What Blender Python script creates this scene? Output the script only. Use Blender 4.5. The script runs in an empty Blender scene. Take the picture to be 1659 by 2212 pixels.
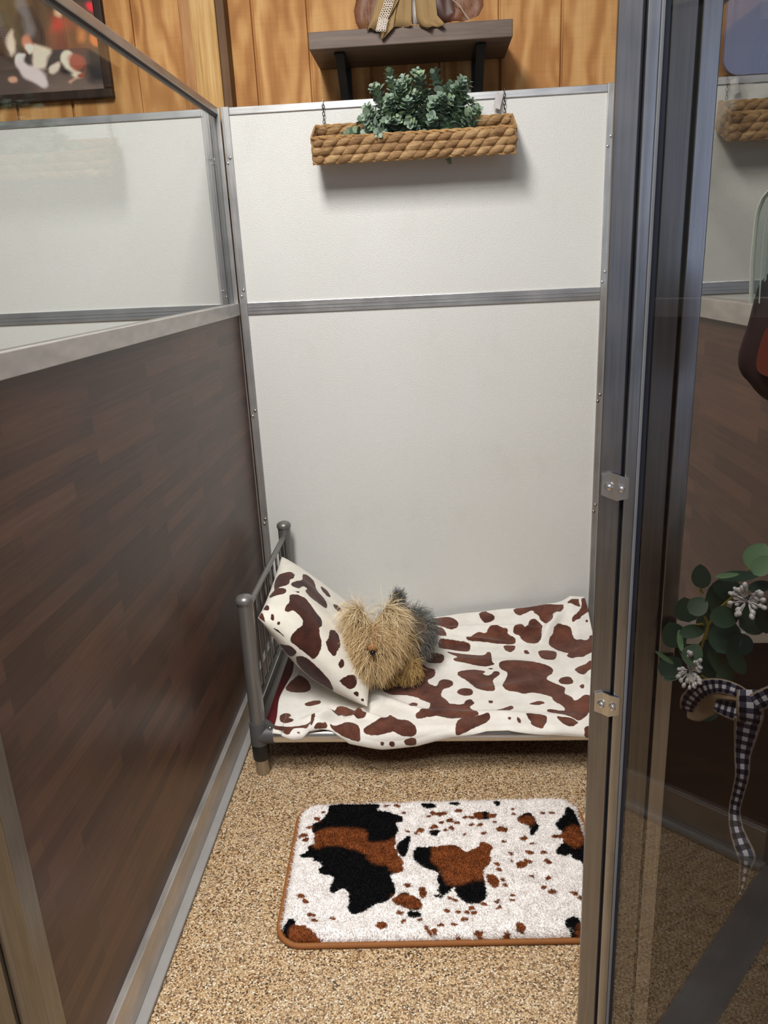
import bpy, bmesh, math, random
import numpy as np
from mathutils import Vector, Matrix
SC = bpy.context.scene
COL = SC.collection
# ---------------------------------------------------------------- camera, light, exposure
CAM_LOC=(0.58473, -2.55532, 1.37571)
CAM_R=(0.997497, 0.054027, -0.045622)
CAM_U=(0.027003, 0.305243, 0.951892)
CAM_F=(-0.065353, 0.950741, -0.30302)
CAM_LENS=27.1616
cd = bpy.data.cameras.new('camera'); cam = bpy.data.objects.new('camera', cd); COL.objects.link(cam)
cd.lens = CAM_LENS; cd.sensor_width = 36; cd.sensor_fit = 'AUTO'; cd.clip_start = .05
cam.matrix_world = Matrix(((CAM_R[0], CAM_U[0], -CAM_F[0], CAM_LOC[0]), (CAM_R[1], CAM_U[1], -CAM_F[1], CAM_LOC[1]),
                           (CAM_R[2], CAM_U[2], -CAM_F[2], CAM_LOC[2]), (0, 0, 0, 1)))
SC.camera = cam
SC.view_settings.view_transform = 'Standard'; SC.view_settings.look = 'None'
SC.view_settings.gamma = 1; SC.view_settings.use_curve_mapping = False
SC.view_settings.exposure = 0.45
SC.cycles.use_denoising = True
SC.cycles.max_bounces = 10; SC.cycles.transparent_max_bounces = 24; SC.cycles.glossy_bounces = 5
SC.cycles.sample_clamp_indirect = 6
W_ = bpy.data.worlds.new('room_light'); SC.world = W_; W_.use_nodes = True
W_.node_tree.nodes['Background'].inputs[0].default_value = (.95, .97, 1, 1)
W_.node_tree.nodes['Background'].inputs[1].default_value = .09
def area(name, loc, target, sx, sy, power, col):
    l = bpy.data.lights.new(name, 'AREA'); l.shape = 'RECTANGLE'; l.size = sx; l.size_y = sy; l.energy = power; l.color = col
    o = bpy.data.objects.new(name, l); COL.objects.link(o); o.location = loc
    o.rotation_euler = (Vector(target) - Vector(loc)).to_track_quat('-Z', 'Y').to_euler()
    return o
area('ceiling_strip_light', (.12, -1.85, 2.95), (.12, -1.85, 0), .40, 1.0, 53, (1, .98, .945))
area('hall_fill_light', (.3, -3.1, 3.1), (.3, -2.6, .6), 1.6, .6, 34, (1, .985, .965))  # unseen fill lamp, added in front to brighten the lower back wall
area('daylight_window', (2.36, -4.7, 1.75), (2.36, 0, 1.75), 1.25, 1.8, 9, (.55, .68, 1))

# ---------------------------------------------------------------- helpers
rnd = random.Random(7)
NR = np.random.RandomState(5)
def lin(c):
    return tuple(((v / 255) / 12.92 if v / 255 <= .04045 else ((v / 255 + .055) / 1.055) ** 2.4) for v in c)
class NT:
    def __init__(s, name):
        s.m = bpy.data.materials.new(name); s.m.use_nodes = True; s.t = s.m.node_tree
        s.b = s.t.nodes['Principled BSDF']; s.out = s.t.nodes['Material Output']
    def n(s, ty, **kw):
        x = s.t.nodes.new(ty)
        for k, v in kw.items():
            if k.startswith('i_'): x.inputs[k[2:].replace('_', ' ')].default_value = v
            else: setattr(x, k, v)
        return x
    def l(s, a, b): s.t.links.new(a, b)
    def math(s, op, a, b=None, c=None):
        x = s.n('ShaderNodeMath', operation=op)
        for i, v in enumerate((a, b, c)):
            if v is None: continue
            if isinstance(v, (int, float)): x.inputs[i].default_value = v
            else: s.l(v, x.inputs[i])
        return x.outputs[0]
    def ramp(s, fac, stops, interp='LINEAR'):
        r = s.n('ShaderNodeValToRGB'); r.color_ramp.interpolation = interp
        e = r.color_ramp.elements
        while len(e) < len(stops): e.new(.5)
        for i, (p, c) in enumerate(stops): e[i].position = p; e[i].color = (*c, 1)
        s.l(fac, r.inputs[0]); return r.outputs[0]
    def mix(s, fac, a, b):
        x = s.n('ShaderNodeMix', data_type='RGBA')
        for k, v in ((0, fac), (6, a), (7, b)):
            if isinstance(v, tuple): x.inputs[k].default_value = (*v, 1)
            elif isinstance(v, (int, float)): x.inputs[k].default_value = v
            else: s.l(v, x.inputs[k])
        return x.outputs[2]
    def coord(s, scale=(1, 1, 1), kind='Object'):
        tc = s.n('ShaderNodeTexCoord'); mp = s.n('ShaderNodeMapping'); mp.inputs['Scale'].default_value = scale
        s.l(tc.outputs[kind], mp.inputs[0]); return mp.outputs[0]
    def noise(s, vec, scale, detail=3, rough=.55):
        x = s.n('ShaderNodeTexNoise'); s.l(vec, x.inputs['Vector']); x.inputs['Scale'].default_value = scale
        x.inputs['Detail'].default_value = detail; x.inputs['Roughness'].default_value = rough; return x.outputs['Fac']
    def bump(s, h, st, dist=.002):
        x = s.n('ShaderNodeBump'); x.inputs['Strength'].default_value = st; x.inputs['Distance'].default_value = dist
        s.l(h, x.inputs['Height']); s.l(x.outputs[0], s.b.inputs['Normal'])
    def base(s, c):
        if isinstance(c, tuple): s.b.inputs['Base Color'].default_value = (*c, 1)
        else: s.l(c, s.b.inputs['Base Color'])
    def set(s, rough=.5, metal=0, spec=.5, **k):
        s.b.inputs['Roughness'].default_value = rough; s.b.inputs['Metallic'].default_value = metal
        s.b.inputs['Specular IOR Level'].default_value = spec
        for kk, v in k.items(): s.b.inputs[kk.replace('_', ' ')].default_value = v
        return s.m
def simple(name, c, rough=.5, metal=0, var=.12, sc=20, spec=.5):
    t = NT(name); c = lin(c); v = t.coord(); f = t.noise(v, sc)
    t.base(t.mix(f, tuple(x * (1 - var) for x in c), tuple(min(1, x * (1 + var)) for x in c)))
    return t.set(rough, metal, spec)
def metal(name, c, rough=.35, st=(60, 60, 2), var=.2, m=1.0):
    t = NT(name); c = lin(c); v = t.coord(st); f = t.noise(v, 4, 4); g = t.noise(t.coord(), 9, 3)
    mixf = t.math('MULTIPLY_ADD', f, .6, t.math('MULTIPLY', g, .4))
    t.base(t.ramp(mixf, [(.3, tuple(x * (1 - var) for x in c)), (.7, tuple(min(1, x * (1 + var)) for x in c))]))
    rr = t.math('MULTIPLY_ADD', g, .25, rough - .12); t.l(rr, t.b.inputs['Roughness'])
    t.b.inputs['Metallic'].default_value = m
    return t.m

def mesh_np(name, verts, faces, material, parent=None, smooth=False, attrs=None, mats=None):
    me = bpy.data.meshes.new(name)
    me.from_pydata([tuple(map(float, v)) for v in verts], [], [tuple(map(int, f)) for f in faces])
    if material: me.materials.append(material)
    for mm in (mats or []): me.materials.append(mm)
    if smooth: me.polygons.foreach_set('use_smooth', [True] * len(me.polygons))
    for k, arr in (attrs or {}).items():
        arr = np.asarray(arr, np.float32)
        if arr.ndim == 1:
            a = me.attributes.new(k, 'FLOAT', 'POINT'); a.data.foreach_set('value', arr)
        else:
            a = me.attributes.new(k, 'FLOAT_COLOR', 'POINT')
            a.data.foreach_set('color', np.concatenate([arr, np.ones((len(arr), 1), np.float32)], 1).ravel())
    me.update()
    o = bpy.data.objects.new(name, me); COL.objects.link(o)
    if parent: o.parent = parent
    return o
class MB:
    """collects shapes into one mesh"""
    def __init__(s): s.v = []; s.f = []
    def add(s, vs, fs):
        k = len(s.v); s.v += [tuple(v) for v in vs]; s.f += [tuple(i + k for i in f) for f in fs]; return s
    def box(s, x0, x1, y0, y1, z0, z1, bev=0, M=None):
        bm = bmesh.new(); bmesh.ops.create_cube(bm, size=1)
        for v in bm.verts:
            v.co = Vector(((x0 + x1) / 2 + v.co.x * (x1 - x0), (y0 + y1) / 2 + v.co.y * (y1 - y0), (z0 + z1) / 2 + v.co.z * (z1 - z0)))
        if bev: bmesh.ops.bevel(bm, geom=bm.edges[:], offset=bev, segments=2, affect='EDGES', profile=.5)
        bm.verts.index_update()
        vs = [(M @ v.co if M else v.co.copy()) for v in bm.verts]; fs = [[v.index for v in f.verts] for f in bm.faces]
        bm.free(); return s.add(vs, fs)
    def tube(s, pts, r, n=10, cap=True):
        pts = [Vector(p) for p in pts]; rs = r if isinstance(r, (list, tuple)) else [r] * len(pts)
        vs = []; fs = []; up = None
        for i, p in enumerate(pts):
            d = (pts[min(i + 1, len(pts) - 1)] - pts[max(i - 1, 0)]).normalized()
            if up is None: up = Vector((0, 0, 1)) if abs(d.z) < .9 else Vector((0, 1, 0))
            a = d.cross(up).normalized(); up = a.cross(d).normalized()
            for k in range(n):
                t = 2 * math.pi * k / n; vs.append(p + (a * math.cos(t) + up * math.sin(t)) * rs[i])
        for i in range(len(pts) - 1):
            for k in range(n):
                fs.append((i * n + k, i * n + (k + 1) % n, (i + 1) * n + (k + 1) % n, (i + 1) * n + k))
        if cap: fs.append(tuple(range(n))); fs.append(tuple(range((len(pts) - 1) * n, len(pts) * n))[::-1])
        return s.add(vs, fs)
    def lathe(s, c, prof, n=24):
        c = Vector(c); vs = []; fs = []
        for (r, z) in prof:
            for k in range(n):
                t = 2 * math.pi * k / n; vs.append(c + Vector((r * math.cos(t), r * math.sin(t), z)))
        for i in range(len(prof) - 1):
            for k in range(n):
                fs.append((i * n + k, i * n + (k + 1) % n, (i + 1) * n + (k + 1) % n, (i + 1) * n + k))
        fs.append(tuple(range(n))[::-1]); fs.append(tuple(range((len(prof) - 1) * n, len(prof) * n)))
        return s.add(vs, fs)
    def ball(s, c, rx, ry=None, rz=None, M=None, nu=10, nv=7):
        ry = ry or rx; rz = rz or rx; c = Vector(c); vs = []; fs = []
        for i in range(nv + 1):
            ph = math.pi * i / nv
            for k in range(nu):
                t = 2 * math.pi * k / nu
                p = Vector((rx * math.sin(ph) * math.cos(t), ry * math.sin(ph) * math.sin(t), rz * math.cos(ph)))
                vs.append(c + (M @ p if M else p))
        for i in range(nv):
            for k in range(nu):
                fs.append((i * nu + k, (i + 1) * nu + k, (i + 1) * nu + (k + 1) % nu, i * nu + (k + 1) % nu))
        return s.add(vs, fs)
    def prism(s, poly, d):
        """poly: 3-D outline, extruded by vector d"""
        n = len(poly); d = Vector(d); vs = [Vector(p) for p in poly] + [Vector(p) + d for p in poly]
        fs = [tuple(range(n)), tuple(range(n, 2 * n))[::-1]] + [(i, i + n, (i + 1) % n + n, (i + 1) % n) for i in range(n)]
        return s.add(vs, fs)
    def build(s, name, material, parent=None, smooth=False):
        o = mesh_np(name, s.v, s.f, material, parent)
        bm = bmesh.new(); bm.from_mesh(o.data); bmesh.ops.remove_doubles(bm, verts=bm.verts, dist=1e-6)
        bmesh.ops.recalc_face_normals(bm, faces=bm.faces); bm.to_mesh(o.data); bm.free()
        if smooth: smooth_angle(o)
        return o
def smooth_angle(o, ang=40):
    me = o.data; me.polygons.foreach_set('use_smooth', [True] * len(me.polygons))
    bm = bmesh.new(); bm.from_mesh(me)
    for e in bm.edges:
        e.smooth = not (len(e.link_faces) == 2 and e.calc_face_angle(0) > math.radians(ang))
    bm.to_mesh(me); bm.free()
def tag(o, label, cat, group=None, kind=None):
    o['label'] = label; o['category'] = cat
    if group: o['group'] = group
    if kind: o['kind'] = kind
    return o
def struct(o): o['kind'] = 'structure'; return o
def empty(name, loc=(0, 0, 0)):
    e = bpy.data.objects.new(name, None); COL.objects.link(e); e.location = loc; e.empty_display_size = .05; return e
def thing(name, label, cat, group=None): return tag(empty(name), label, cat, group)
F_PX = CAM_LENS * 2212 / 36
def ray(u, v):
    return Vector(CAM_F) + Vector(CAM_R) * ((u - 829.5) / F_PX) - Vector(CAM_U) * ((v - 1106) / F_PX)
def on_plane(u, v, p0, n):
    """the point of plane (p0, n) seen at photo pixel u, v"""
    d = ray(u, v); c = Vector(CAM_LOC); n = Vector(n)
    return c + d * ((Vector(p0) - c).dot(n) / d.dot(n))
def on_y(u, v, y): return on_plane(u, v, (0, y, 0), (0, 1, 0))
def on_z(u, v, z): return on_plane(u, v, (0, 0, z), (0, 0, 1))
def chaikin(p, n=2):
    p = np.asarray(p, float)
    for _ in range(n):
        q = np.roll(p, -1, 0); p = np.stack([p * .78 + q * .22, p * .22 + q * .78], 1).reshape(-1, 2)
    return p
def sdf(pts, polys, CH=2):
    """signed distance (positive inside) of 2-D points to a set of outlines"""
    pts = np.asarray(pts, np.float64); best = np.full(len(pts), -9.0)
    for pl in polys:
        q = chaikin(pl, CH if len(pl) > 3 else 0); lo = q.min(0) - .05; hi = q.max(0) + .05
        m = np.where(((pts >= lo) & (pts <= hi)).all(1))[0]
        if not len(m): continue
        p = pts[m]; d2 = np.full(len(m), 9.0); ins = np.zeros(len(m), bool)
        for i in range(len(q)):
            a = q[i]; b = q[(i + 1) % len(q)]; e = b - a
            t = np.clip(((p - a) @ e) / max(e @ e, 1e-12), 0, 1)
            r = p - a - t[:, None] * e; d2 = np.minimum(d2, (r ** 2).sum(1))
            c = ((a[1] > p[:, 1]) != (b[1] > p[:, 1]))
            if c.any(): ins ^= c & (p[:, 0] < (b[0] - a[0]) * (p[:, 1] - a[1]) / (b[1] - a[1] + 1e-15) + a[0])
        s = np.sqrt(d2) * np.where(ins, 1, -1); best[m] = np.maximum(best[m], s)
    return np.maximum(best, -.05)
def grid_faces(nu, nv):
    return [(j * nu + i, j * nu + i + 1, (j + 1) * nu + i + 1, (j + 1) * nu + i) for j in range(nv - 1) for i in range(nu - 1)]

# ---- shapes shared by blanket and pillow (metres) ----
HEMX=[.10,.135,.175,.20,.22,.255,.285,.33,.42,.52,.61,.71,.77,.86,.94,1.0,1.10]
HEMZ=[.150,.146,.126,.130,.152,.158,.150,.116,.100,.105,.128,.148,.150,.136,.129,.128,.128]
BKX=[.0,.35,.494,.675,.838,1.0,1.05,1.136]
BKZ=[.160,.162,.165,.186,.201,.219,.224,.215]
S_EDGE=.655
RIDGES=[(.20,-.66,.31,-.60,.012,.012),(.33,-.62,.42,-.66,.010,.010),(.38,-.52,.60,-.66,.012,.006),(.45,-.17,.80,-.205,.016,.014),
 (.60,-.12,.95,-.15,.014,.010),(.93,-.20,1.02,-.08,.018,.020),(.55,-.62,.95,-.655,.014,.006),(1.0,-.60,1.03,-.30,.02,.012),
 (.225,-.69,.30,-.655,.013,.034),(.62,-.30,.95,-.36,.02,.004),(.66,-.50,.86,-.47,.02,.004),(.40,-.56,.33,-.66,.008,.010)]
def blanket_pt(x,s):
    x=np.asarray(x,float); s=np.asarray(s,float)
    y=-.035-np.minimum(s,S_EDGE)
    zb=np.interp(x,BKX,BKZ)
    k=np.clip((y+.22)/.185,0,1); k=k*k*(3-2*k)
    z=.157+(zb-.157)*k
    z=z-.006*np.sin(np.pi*np.clip((-y-.05)/.62,0,1))*np.sin(np.pi*np.clip((x-.1)/.95,0,1))
    k2=np.clip((x-.99)/.06,0,1); z=z+.022*k2*k2
    for (x0,y0,x1,y1,w,h) in RIDGES:
        dx,dy=x1-x0,y1-y0; L2=dx*dx+dy*dy
        t=np.clip(((x-x0)*dx+(y-y0)*dy)/L2,0,1)
        d2=(x-x0-t*dx)**2+(y-y0-t*dy)**2
        z=z+1.35*h*np.exp(-d2/(w*w))*(.35+.65*np.sin(np.pi*t))
    z=z+.0012*np.sin(x*41+y*17)+.0010*np.sin(x*23-y*53+1)
    t=np.maximum(s-S_EDGE,0); r=.026+.006*np.sin(x*19)
    a=np.minimum(t/r,np.pi/2); rest=np.maximum(t-r*np.pi/2,0)
    y2=y-r*np.sin(a); z2=z-r*(1-np.cos(a))-rest
    return np.stack([x,y2,z2],-1)
def blanket_len(x):
    z0=blanket_pt(x,np.full_like(np.asarray(x,float),S_EDGE))[...,2]
    r=.026+.006*np.sin(np.asarray(x)*19)
    d=np.maximum(z0-np.interp(x,HEMX,HEMZ),.004)
    arc=r*np.arccos(np.clip(1-d/r,0,1))
    return S_EDGE+np.where(d>r,r*np.pi/2+d-r,arc)
P_TF=np.array((.088,-.625,.462));P_TB=np.array((.068,-.165,.468));P_BF=np.array((.378,-.632,.182));P_BB=P_BF+P_TB-P_TF
def pillow_pt(a,b,side,h=.080):
    # a: 0 front .. 1 back (along bed width); b: 0 top .. 1 bottom; side +1 upper face, -1 under face
    a=(1-np.cos(np.pi*np.asarray(a,float)))/2; b=(1-np.cos(np.pi*np.asarray(b,float)))/2
    u=2*a-1; v=2*b-1
    pin=.045
    uu=u*(1-pin*(1-v*v)*1.0); vv=v*(1-pin*(1-u*u))
    a2=(uu+1)/2; b2=(vv+1)/2
    e1=P_TB-P_TF; e2=P_BF-P_TF
    n=np.cross(e1,e2); n=n/np.linalg.norm(n)
    if n[2]<0: n=-n
    T=h*np.power(np.clip((1-u**2)*(1-v**2),0,1),.44)
    T=T*(1+.10*np.sin(5*a+3*b))+.0015*np.sin(30*a+9*b)*np.clip((1-u**2)*(1-v**2),0,1)
    P=P_TF+a2[...,None]*e1+b2[...,None]*e2
    sag=-.012*np.clip(1-v*v,0,1)*np.clip(1-u*u,0,1)
    return P+(side*T*(1.0 if side>0 else (.75+.45*np.clip(b*1.6,0,1)))+sag)[...,None]*n

BLANKET=[[[136,360],[175,396],[196,451],[179,474],[137,470],[115,451],[116,420],[127,387]],[[101,400],[106,360],[109,405],[101,415]],[[101,360],[101,334],[101,353]],[[185,530],[213,515],[234,520],[234,534],[206,548],[189,544]],[[120,600],[134,587],[154,592],[159,607],[150,614],[173,624],[159,641],[132,640],[122,622]],[[108,647],[130,655],[169,659],[214,646],[226,652],[216,670],[200,661],[172,664],[162,685],[136,670],[113,665]],[[184,675],[195,673],[192,678]],[[267,634],[292,567],[311,565],[327,570],[378,603],[373,616],[347,620],[326,597],[299,631],[281,631]],[[216,607],[228,602],[235,661],[224,675]],[[232,676],[267,649],[272,665],[240,687]],[[274,648],[294,658],[326,634],[362,659],[364,707],[336,699],[306,683],[283,667]],[[370,668],[405,630],[438,614],[441,600],[465,628],[492,627],[514,652],[520,679],[507,690],[470,687],[459,674],[426,683],[389,686],[374,680]],[[418,703],[431,704],[427,716],[419,714]],[[442,702],[457,702],[458,720],[445,719]],[[481,699],[518,690],[519,716],[488,718]],[[421,435],[453,425],[495,461],[560,473],[575,519],[590,577],[560,606],[518,625],[514,592],[552,577],[560,534],[524,514],[508,478],[479,477],[451,477],[424,460]],[[490,546],[505,528],[522,533],[517,558],[502,568]],[[504,10],[565,11],[604,6],[630,14],[659,54],[654,90],[636,96],[615,89],[578,48],[521,46]],[[556,61],[582,65],[615,100],[610,146],[585,143],[566,104]],[[532,111],[551,106],[562,149],[556,167],[543,174],[533,157]],[[591,157],[618,161],[687,173],[693,182],[687,221],[645,213],[586,200],[584,171]],[[740,3],[768,2],[756,8],[785,32],[784,50],[770,63],[748,68],[735,45],[730,16]],[[850,2],[921,2],[976,2],[1023,29],[1020,55],[1003,75],[981,58],[979,96],[964,111],[948,86],[935,70],[935,55],[921,47],[920,24],[890,39],[872,50],[855,37]],[[678,163],[684,152],[716,111],[748,122],[758,104],[784,91],[800,109],[824,112],[820,127],[846,141],[844,174],[826,180],[785,181],[744,176],[688,170]],[[798,186],[843,186],[834,219],[820,235],[805,223]],[[843,111],[860,89],[876,89],[878,115],[894,96],[899,75],[917,65],[932,79],[944,103],[934,129],[931,166],[914,184],[882,180],[865,156],[861,135],[839,126]],[[980,118],[999,103],[1019,109],[1034,128],[1033,161],[1041,195],[1072,216],[1091,162],[1104,196],[1098,264],[1065,295],[1037,318],[1008,291],[993,267],[1007,256],[976,230],[963,211],[950,188],[954,162],[968,146]],[[1030,25],[1080,14],[1075,31],[1077,56],[1057,49]],[[1086,14],[1098,7],[1127,31],[1132,47],[1131,63],[1108,68],[1084,84],[1064,104],[1042,115],[1039,96],[1064,79],[1082,53]],[[1083,109],[1089,104],[1094,109],[1087,117]],[[1118,83],[1134,81],[1132,95],[1117,95]],[[543,239],[555,224],[580,228],[602,239],[603,273],[594,296],[571,295],[547,286],[541,265]],[[604,216],[644,230],[684,239],[723,253],[739,246],[744,230],[756,232],[756,265],[755,299],[764,312],[734,321],[704,312],[673,300],[634,289],[631,274],[651,262]],[[642,351],[690,337],[717,343],[732,354],[719,370],[734,381],[750,370],[755,352],[773,358],[774,376],[747,402],[751,445],[751,478],[723,478],[695,465],[682,430],[654,392],[643,375]],[[737,333],[749,329],[758,339],[748,343]],[[774,308],[790,297],[838,289],[875,301],[904,315],[939,337],[938,374],[912,397],[913,416],[942,441],[961,460],[949,496],[969,515],[972,537],[987,532],[1002,524],[1023,525],[1017,559],[1005,600],[966,647],[949,627],[887,597],[888,576],[938,593],[937,562],[912,539],[913,514],[873,490],[852,486],[833,494],[810,477],[788,476],[772,454],[783,416],[801,367],[778,344]],[[863,224],[874,218],[884,246],[866,246]],[[908,229],[937,225],[967,234],[966,267],[954,295],[927,295],[910,276]],[[1000,368],[1019,374],[1036,363],[1051,346],[1082,338],[1074,380],[1037,396],[1020,428],[1008,414]],[[944,418],[963,400],[985,403],[989,442],[967,444],[950,438]],[[998,474],[1011,476],[1007,498],[998,492]],[[636,468],[651,452],[677,458],[686,480],[678,498],[656,498],[639,483]],[[837,551],[867,536],[884,540],[886,552],[864,560]],[[725,528],[741,528],[736,544],[727,543]],[[508,304],[531,290],[547,325],[572,332],[574,362],[566,385],[547,402],[553,427],[577,446],[585,401],[604,394],[626,408],[628,433],[610,450],[594,455],[588,498],[598,510],[609,529],[610,544],[654,547],[659,524],[677,516],[688,542],[668,556],[687,590],[696,609],[679,613],[630,624],[603,626],[579,613],[527,611],[518,600],[530,581],[544,574],[579,595],[578,564],[558,542],[529,510],[489,488],[434,492],[402,445],[439,369],[470,348]],[[626,656],[644,617],[700,610],[723,604],[726,625],[711,646],[676,668],[648,682],[625,691]],[[769,571],[791,555],[797,570],[780,592],[736,592]],[[824,603],[884,617],[878,645],[864,672],[834,660],[835,636],[828,626]],[[903,622],[932,628],[952,632],[965,653],[942,669],[921,659]],[[772,622],[783,622],[780,635],[773,632]],[[797,618],[808,626],[808,650],[799,647]],[[976,662],[1009,665],[1006,697],[973,697]]]
PTOP=[[[636,177],[611,215],[563,208],[532,178],[485,180],[458,163],[436,94],[411,61],[488,19],[559,9],[594,40],[601,113]],[[425,173],[393,181],[367,159],[351,103],[341,40],[380,12],[406,40],[429,68],[433,123]],[[693,274],[725,314],[689,363],[581,383],[562,430],[510,459],[472,456],[458,410],[451,346],[490,300],[529,321],[534,286],[470,263],[464,206],[496,190],[549,238],[589,276]],[[685,400],[699,445],[645,477],[618,458],[636,416]],[[592,491],[614,530],[594,565],[556,543],[544,505]],[[425,227],[449,270],[428,265]],[[383,208],[411,260],[418,314],[391,356],[361,389],[342,439],[292,453],[261,439],[223,449],[194,467],[157,487],[90,498],[13,498],[2,478],[2,412],[2,354],[44,341],[143,345],[189,361],[230,351],[251,319],[267,274],[227,253],[230,224],[287,220],[306,233]],[[307,493],[344,521],[325,557],[266,577],[197,565],[166,570],[138,558],[154,524],[193,495],[239,502]],[[182,601],[178,626],[132,631],[100,620],[117,597]],[[461,578],[513,615],[471,650],[432,679],[410,736],[374,793],[332,852],[274,787],[255,714],[302,673],[312,623],[351,596]],[[3,650],[6,650],[99,667],[155,697],[163,734],[93,749],[20,732],[4,709],[3,713],[4,735],[3,703]],[[8,755],[54,764],[64,791],[16,802],[4,791]],[[8,830],[56,841],[52,869],[10,865]],[[276,33],[227,103],[177,114],[205,14]],[[156,151],[152,183],[86,205],[90,174]],[[108,228],[116,245],[79,253],[70,236]],[[62,19],[181,13],[92,108],[4,157],[5,209],[6,166],[17,48]],[[4,222],[26,257],[15,309],[2,323],[3,291]],[[2,479],[2,528],[2,549],[2,579],[2,598],[2,542],[2,490]],[[2,668],[3,687],[4,735],[4,782],[4,762],[3,713]]]
PBOT=[[[134,327],[25,363],[25,414],[92,424],[199,411],[179,358]],[[86,426],[14,450],[14,521],[34,613],[82,660],[152,684],[141,720],[154,681],[172,622],[189,571],[198,514],[160,464]],[[154,703],[98,847],[98,843],[122,774],[141,720]],[[83,153],[118,229],[152,306],[154,313],[123,247]]]
RDARK=[[[283,-851],[426,-849],[409,-881],[444,-881],[462,-893],[484,-905],[482,-921],[463,-925],[475,-952],[465,-975],[468,-997],[466,-1012],[475,-1040],[488,-1051],[489,-1088],[480,-1095],[455,-1101],[471,-1134],[475,-1159],[454,-1180],[431,-1187],[413,-1202],[400,-1213],[382,-1218],[369,-1205],[371,-1178],[366,-1153],[353,-1142],[341,-1147],[333,-1158],[321,-1150],[324,-1128],[329,-1109],[316,-1102],[293,-1101],[288,-1082],[297,-1072],[283,-1060],[270,-1058],[271,-1048],[258,-1048],[240,-1047],[236,-1037],[252,-1027],[254,-1005],[268,-1001],[262,-986],[264,-971],[252,-952],[249,-933],[264,-921],[276,-909],[287,-885]],[[471,-1001],[491,-979],[503,-971],[501,-1005],[495,-1037],[488,-1047],[475,-1033],[467,-1015]],[[509,-1026],[523,-1012],[549,-1010],[585,-1004],[611,-1004],[631,-1019],[640,-1029],[651,-1019],[667,-1011],[676,-990],[693,-997],[705,-1010],[694,-1029],[696,-1057],[685,-1074],[676,-1087],[675,-1113],[680,-1145],[676,-1170],[661,-1183],[638,-1187],[619,-1176],[608,-1155],[607,-1136],[592,-1155],[582,-1164],[568,-1152],[573,-1133],[566,-1114],[573,-1094],[549,-1084],[529,-1071],[511,-1054]],[[679,-1097],[700,-1100],[711,-1120],[704,-1142],[690,-1139],[682,-1120]],[[558,-1158],[582,-1164],[579,-1170],[558,-1166]],[[473,-1168],[491,-1152],[508,-1162],[525,-1171],[535,-1186],[530,-1201],[511,-1204],[493,-1198],[474,-1189],[466,-1177]],[[525,-1140],[542,-1137],[545,-1161],[535,-1174],[527,-1162]],[[500,-1207],[532,-1209],[531,-1227],[503,-1224]],[[241,-1232],[254,-1229],[261,-1249],[278,-1246],[299,-1263],[319,-1276],[344,-1292],[352,-1303],[327,-1303],[282,-1298],[248,-1288],[233,-1266],[232,-1249]],[[902,-862],[923,-882],[926,-922],[928,-967],[926,-1018],[917,-1093],[906,-1086],[907,-1056],[886,-1049],[887,-1029],[870,-1039],[851,-1032],[854,-1015],[872,-997],[880,-982],[849,-979],[845,-971],[883,-964],[863,-941],[869,-922],[893,-898]],[[841,-1227],[858,-1218],[873,-1224],[873,-1238],[887,-1232],[900,-1232],[887,-1297],[864,-1287],[854,-1265],[845,-1268],[846,-1249],[838,-1244]],[[772,-906],[805,-882],[818,-906],[818,-926],[827,-933],[817,-952],[804,-975],[795,-964],[802,-949],[796,-933],[773,-926]],[[664,-886],[702,-882],[705,-910],[678,-918],[663,-906]],[[524,-849],[569,-852],[566,-869],[538,-873]],[[599,-844],[633,-847],[629,-861],[605,-857]],[[716,-840],[735,-840],[733,-865],[723,-861]],[[549,-952],[581,-952],[565,-975],[552,-967]],[[624,-1276],[642,-1273],[659,-1289],[637,-1290]],[[735,-990],[734,-997],[729,-997]]]
RBRN=[[[262,-960],[296,-941],[334,-943],[383,-948],[396,-968],[392,-994],[414,-997],[445,-990],[465,-979],[471,-997],[466,-1012],[475,-1040],[493,-1051],[494,-1088],[480,-1101],[460,-1088],[449,-1068],[429,-1071],[407,-1058],[395,-1033],[363,-1016],[331,-1008],[294,-1008],[275,-1019],[259,-1005]],[[557,-997],[585,-997],[611,-997],[631,-1012],[641,-1022],[652,-1011],[667,-1004],[676,-982],[694,-990],[710,-1010],[699,-1029],[701,-1057],[690,-1074],[681,-1087],[674,-1113],[646,-1120],[611,-1133],[592,-1133],[581,-1107],[574,-1081],[564,-1068],[554,-1054]],[[674,-1091],[703,-1094],[716,-1120],[706,-1148],[687,-1145],[677,-1120]],[[468,-1162],[492,-1162],[508,-1162],[525,-1165],[539,-1186],[530,-1198],[511,-1198],[493,-1201],[474,-1195],[461,-1177]],[[522,-1133],[544,-1130],[549,-1161],[535,-1180],[525,-1162]],[[251,-1249],[277,-1241],[298,-1257],[323,-1274],[321,-1293],[300,-1301],[258,-1293],[246,-1277]],[[883,-964],[892,-941],[914,-933],[927,-945],[927,-989],[904,-1018],[882,-997],[879,-986],[848,-986],[840,-971]],[[863,-1243],[888,-1226],[906,-1226],[891,-1302],[864,-1287],[858,-1260]],[[767,-910],[797,-898],[815,-906],[813,-926],[798,-937],[767,-929]],[[658,-886],[685,-886],[683,-921],[662,-914]]]
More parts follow.
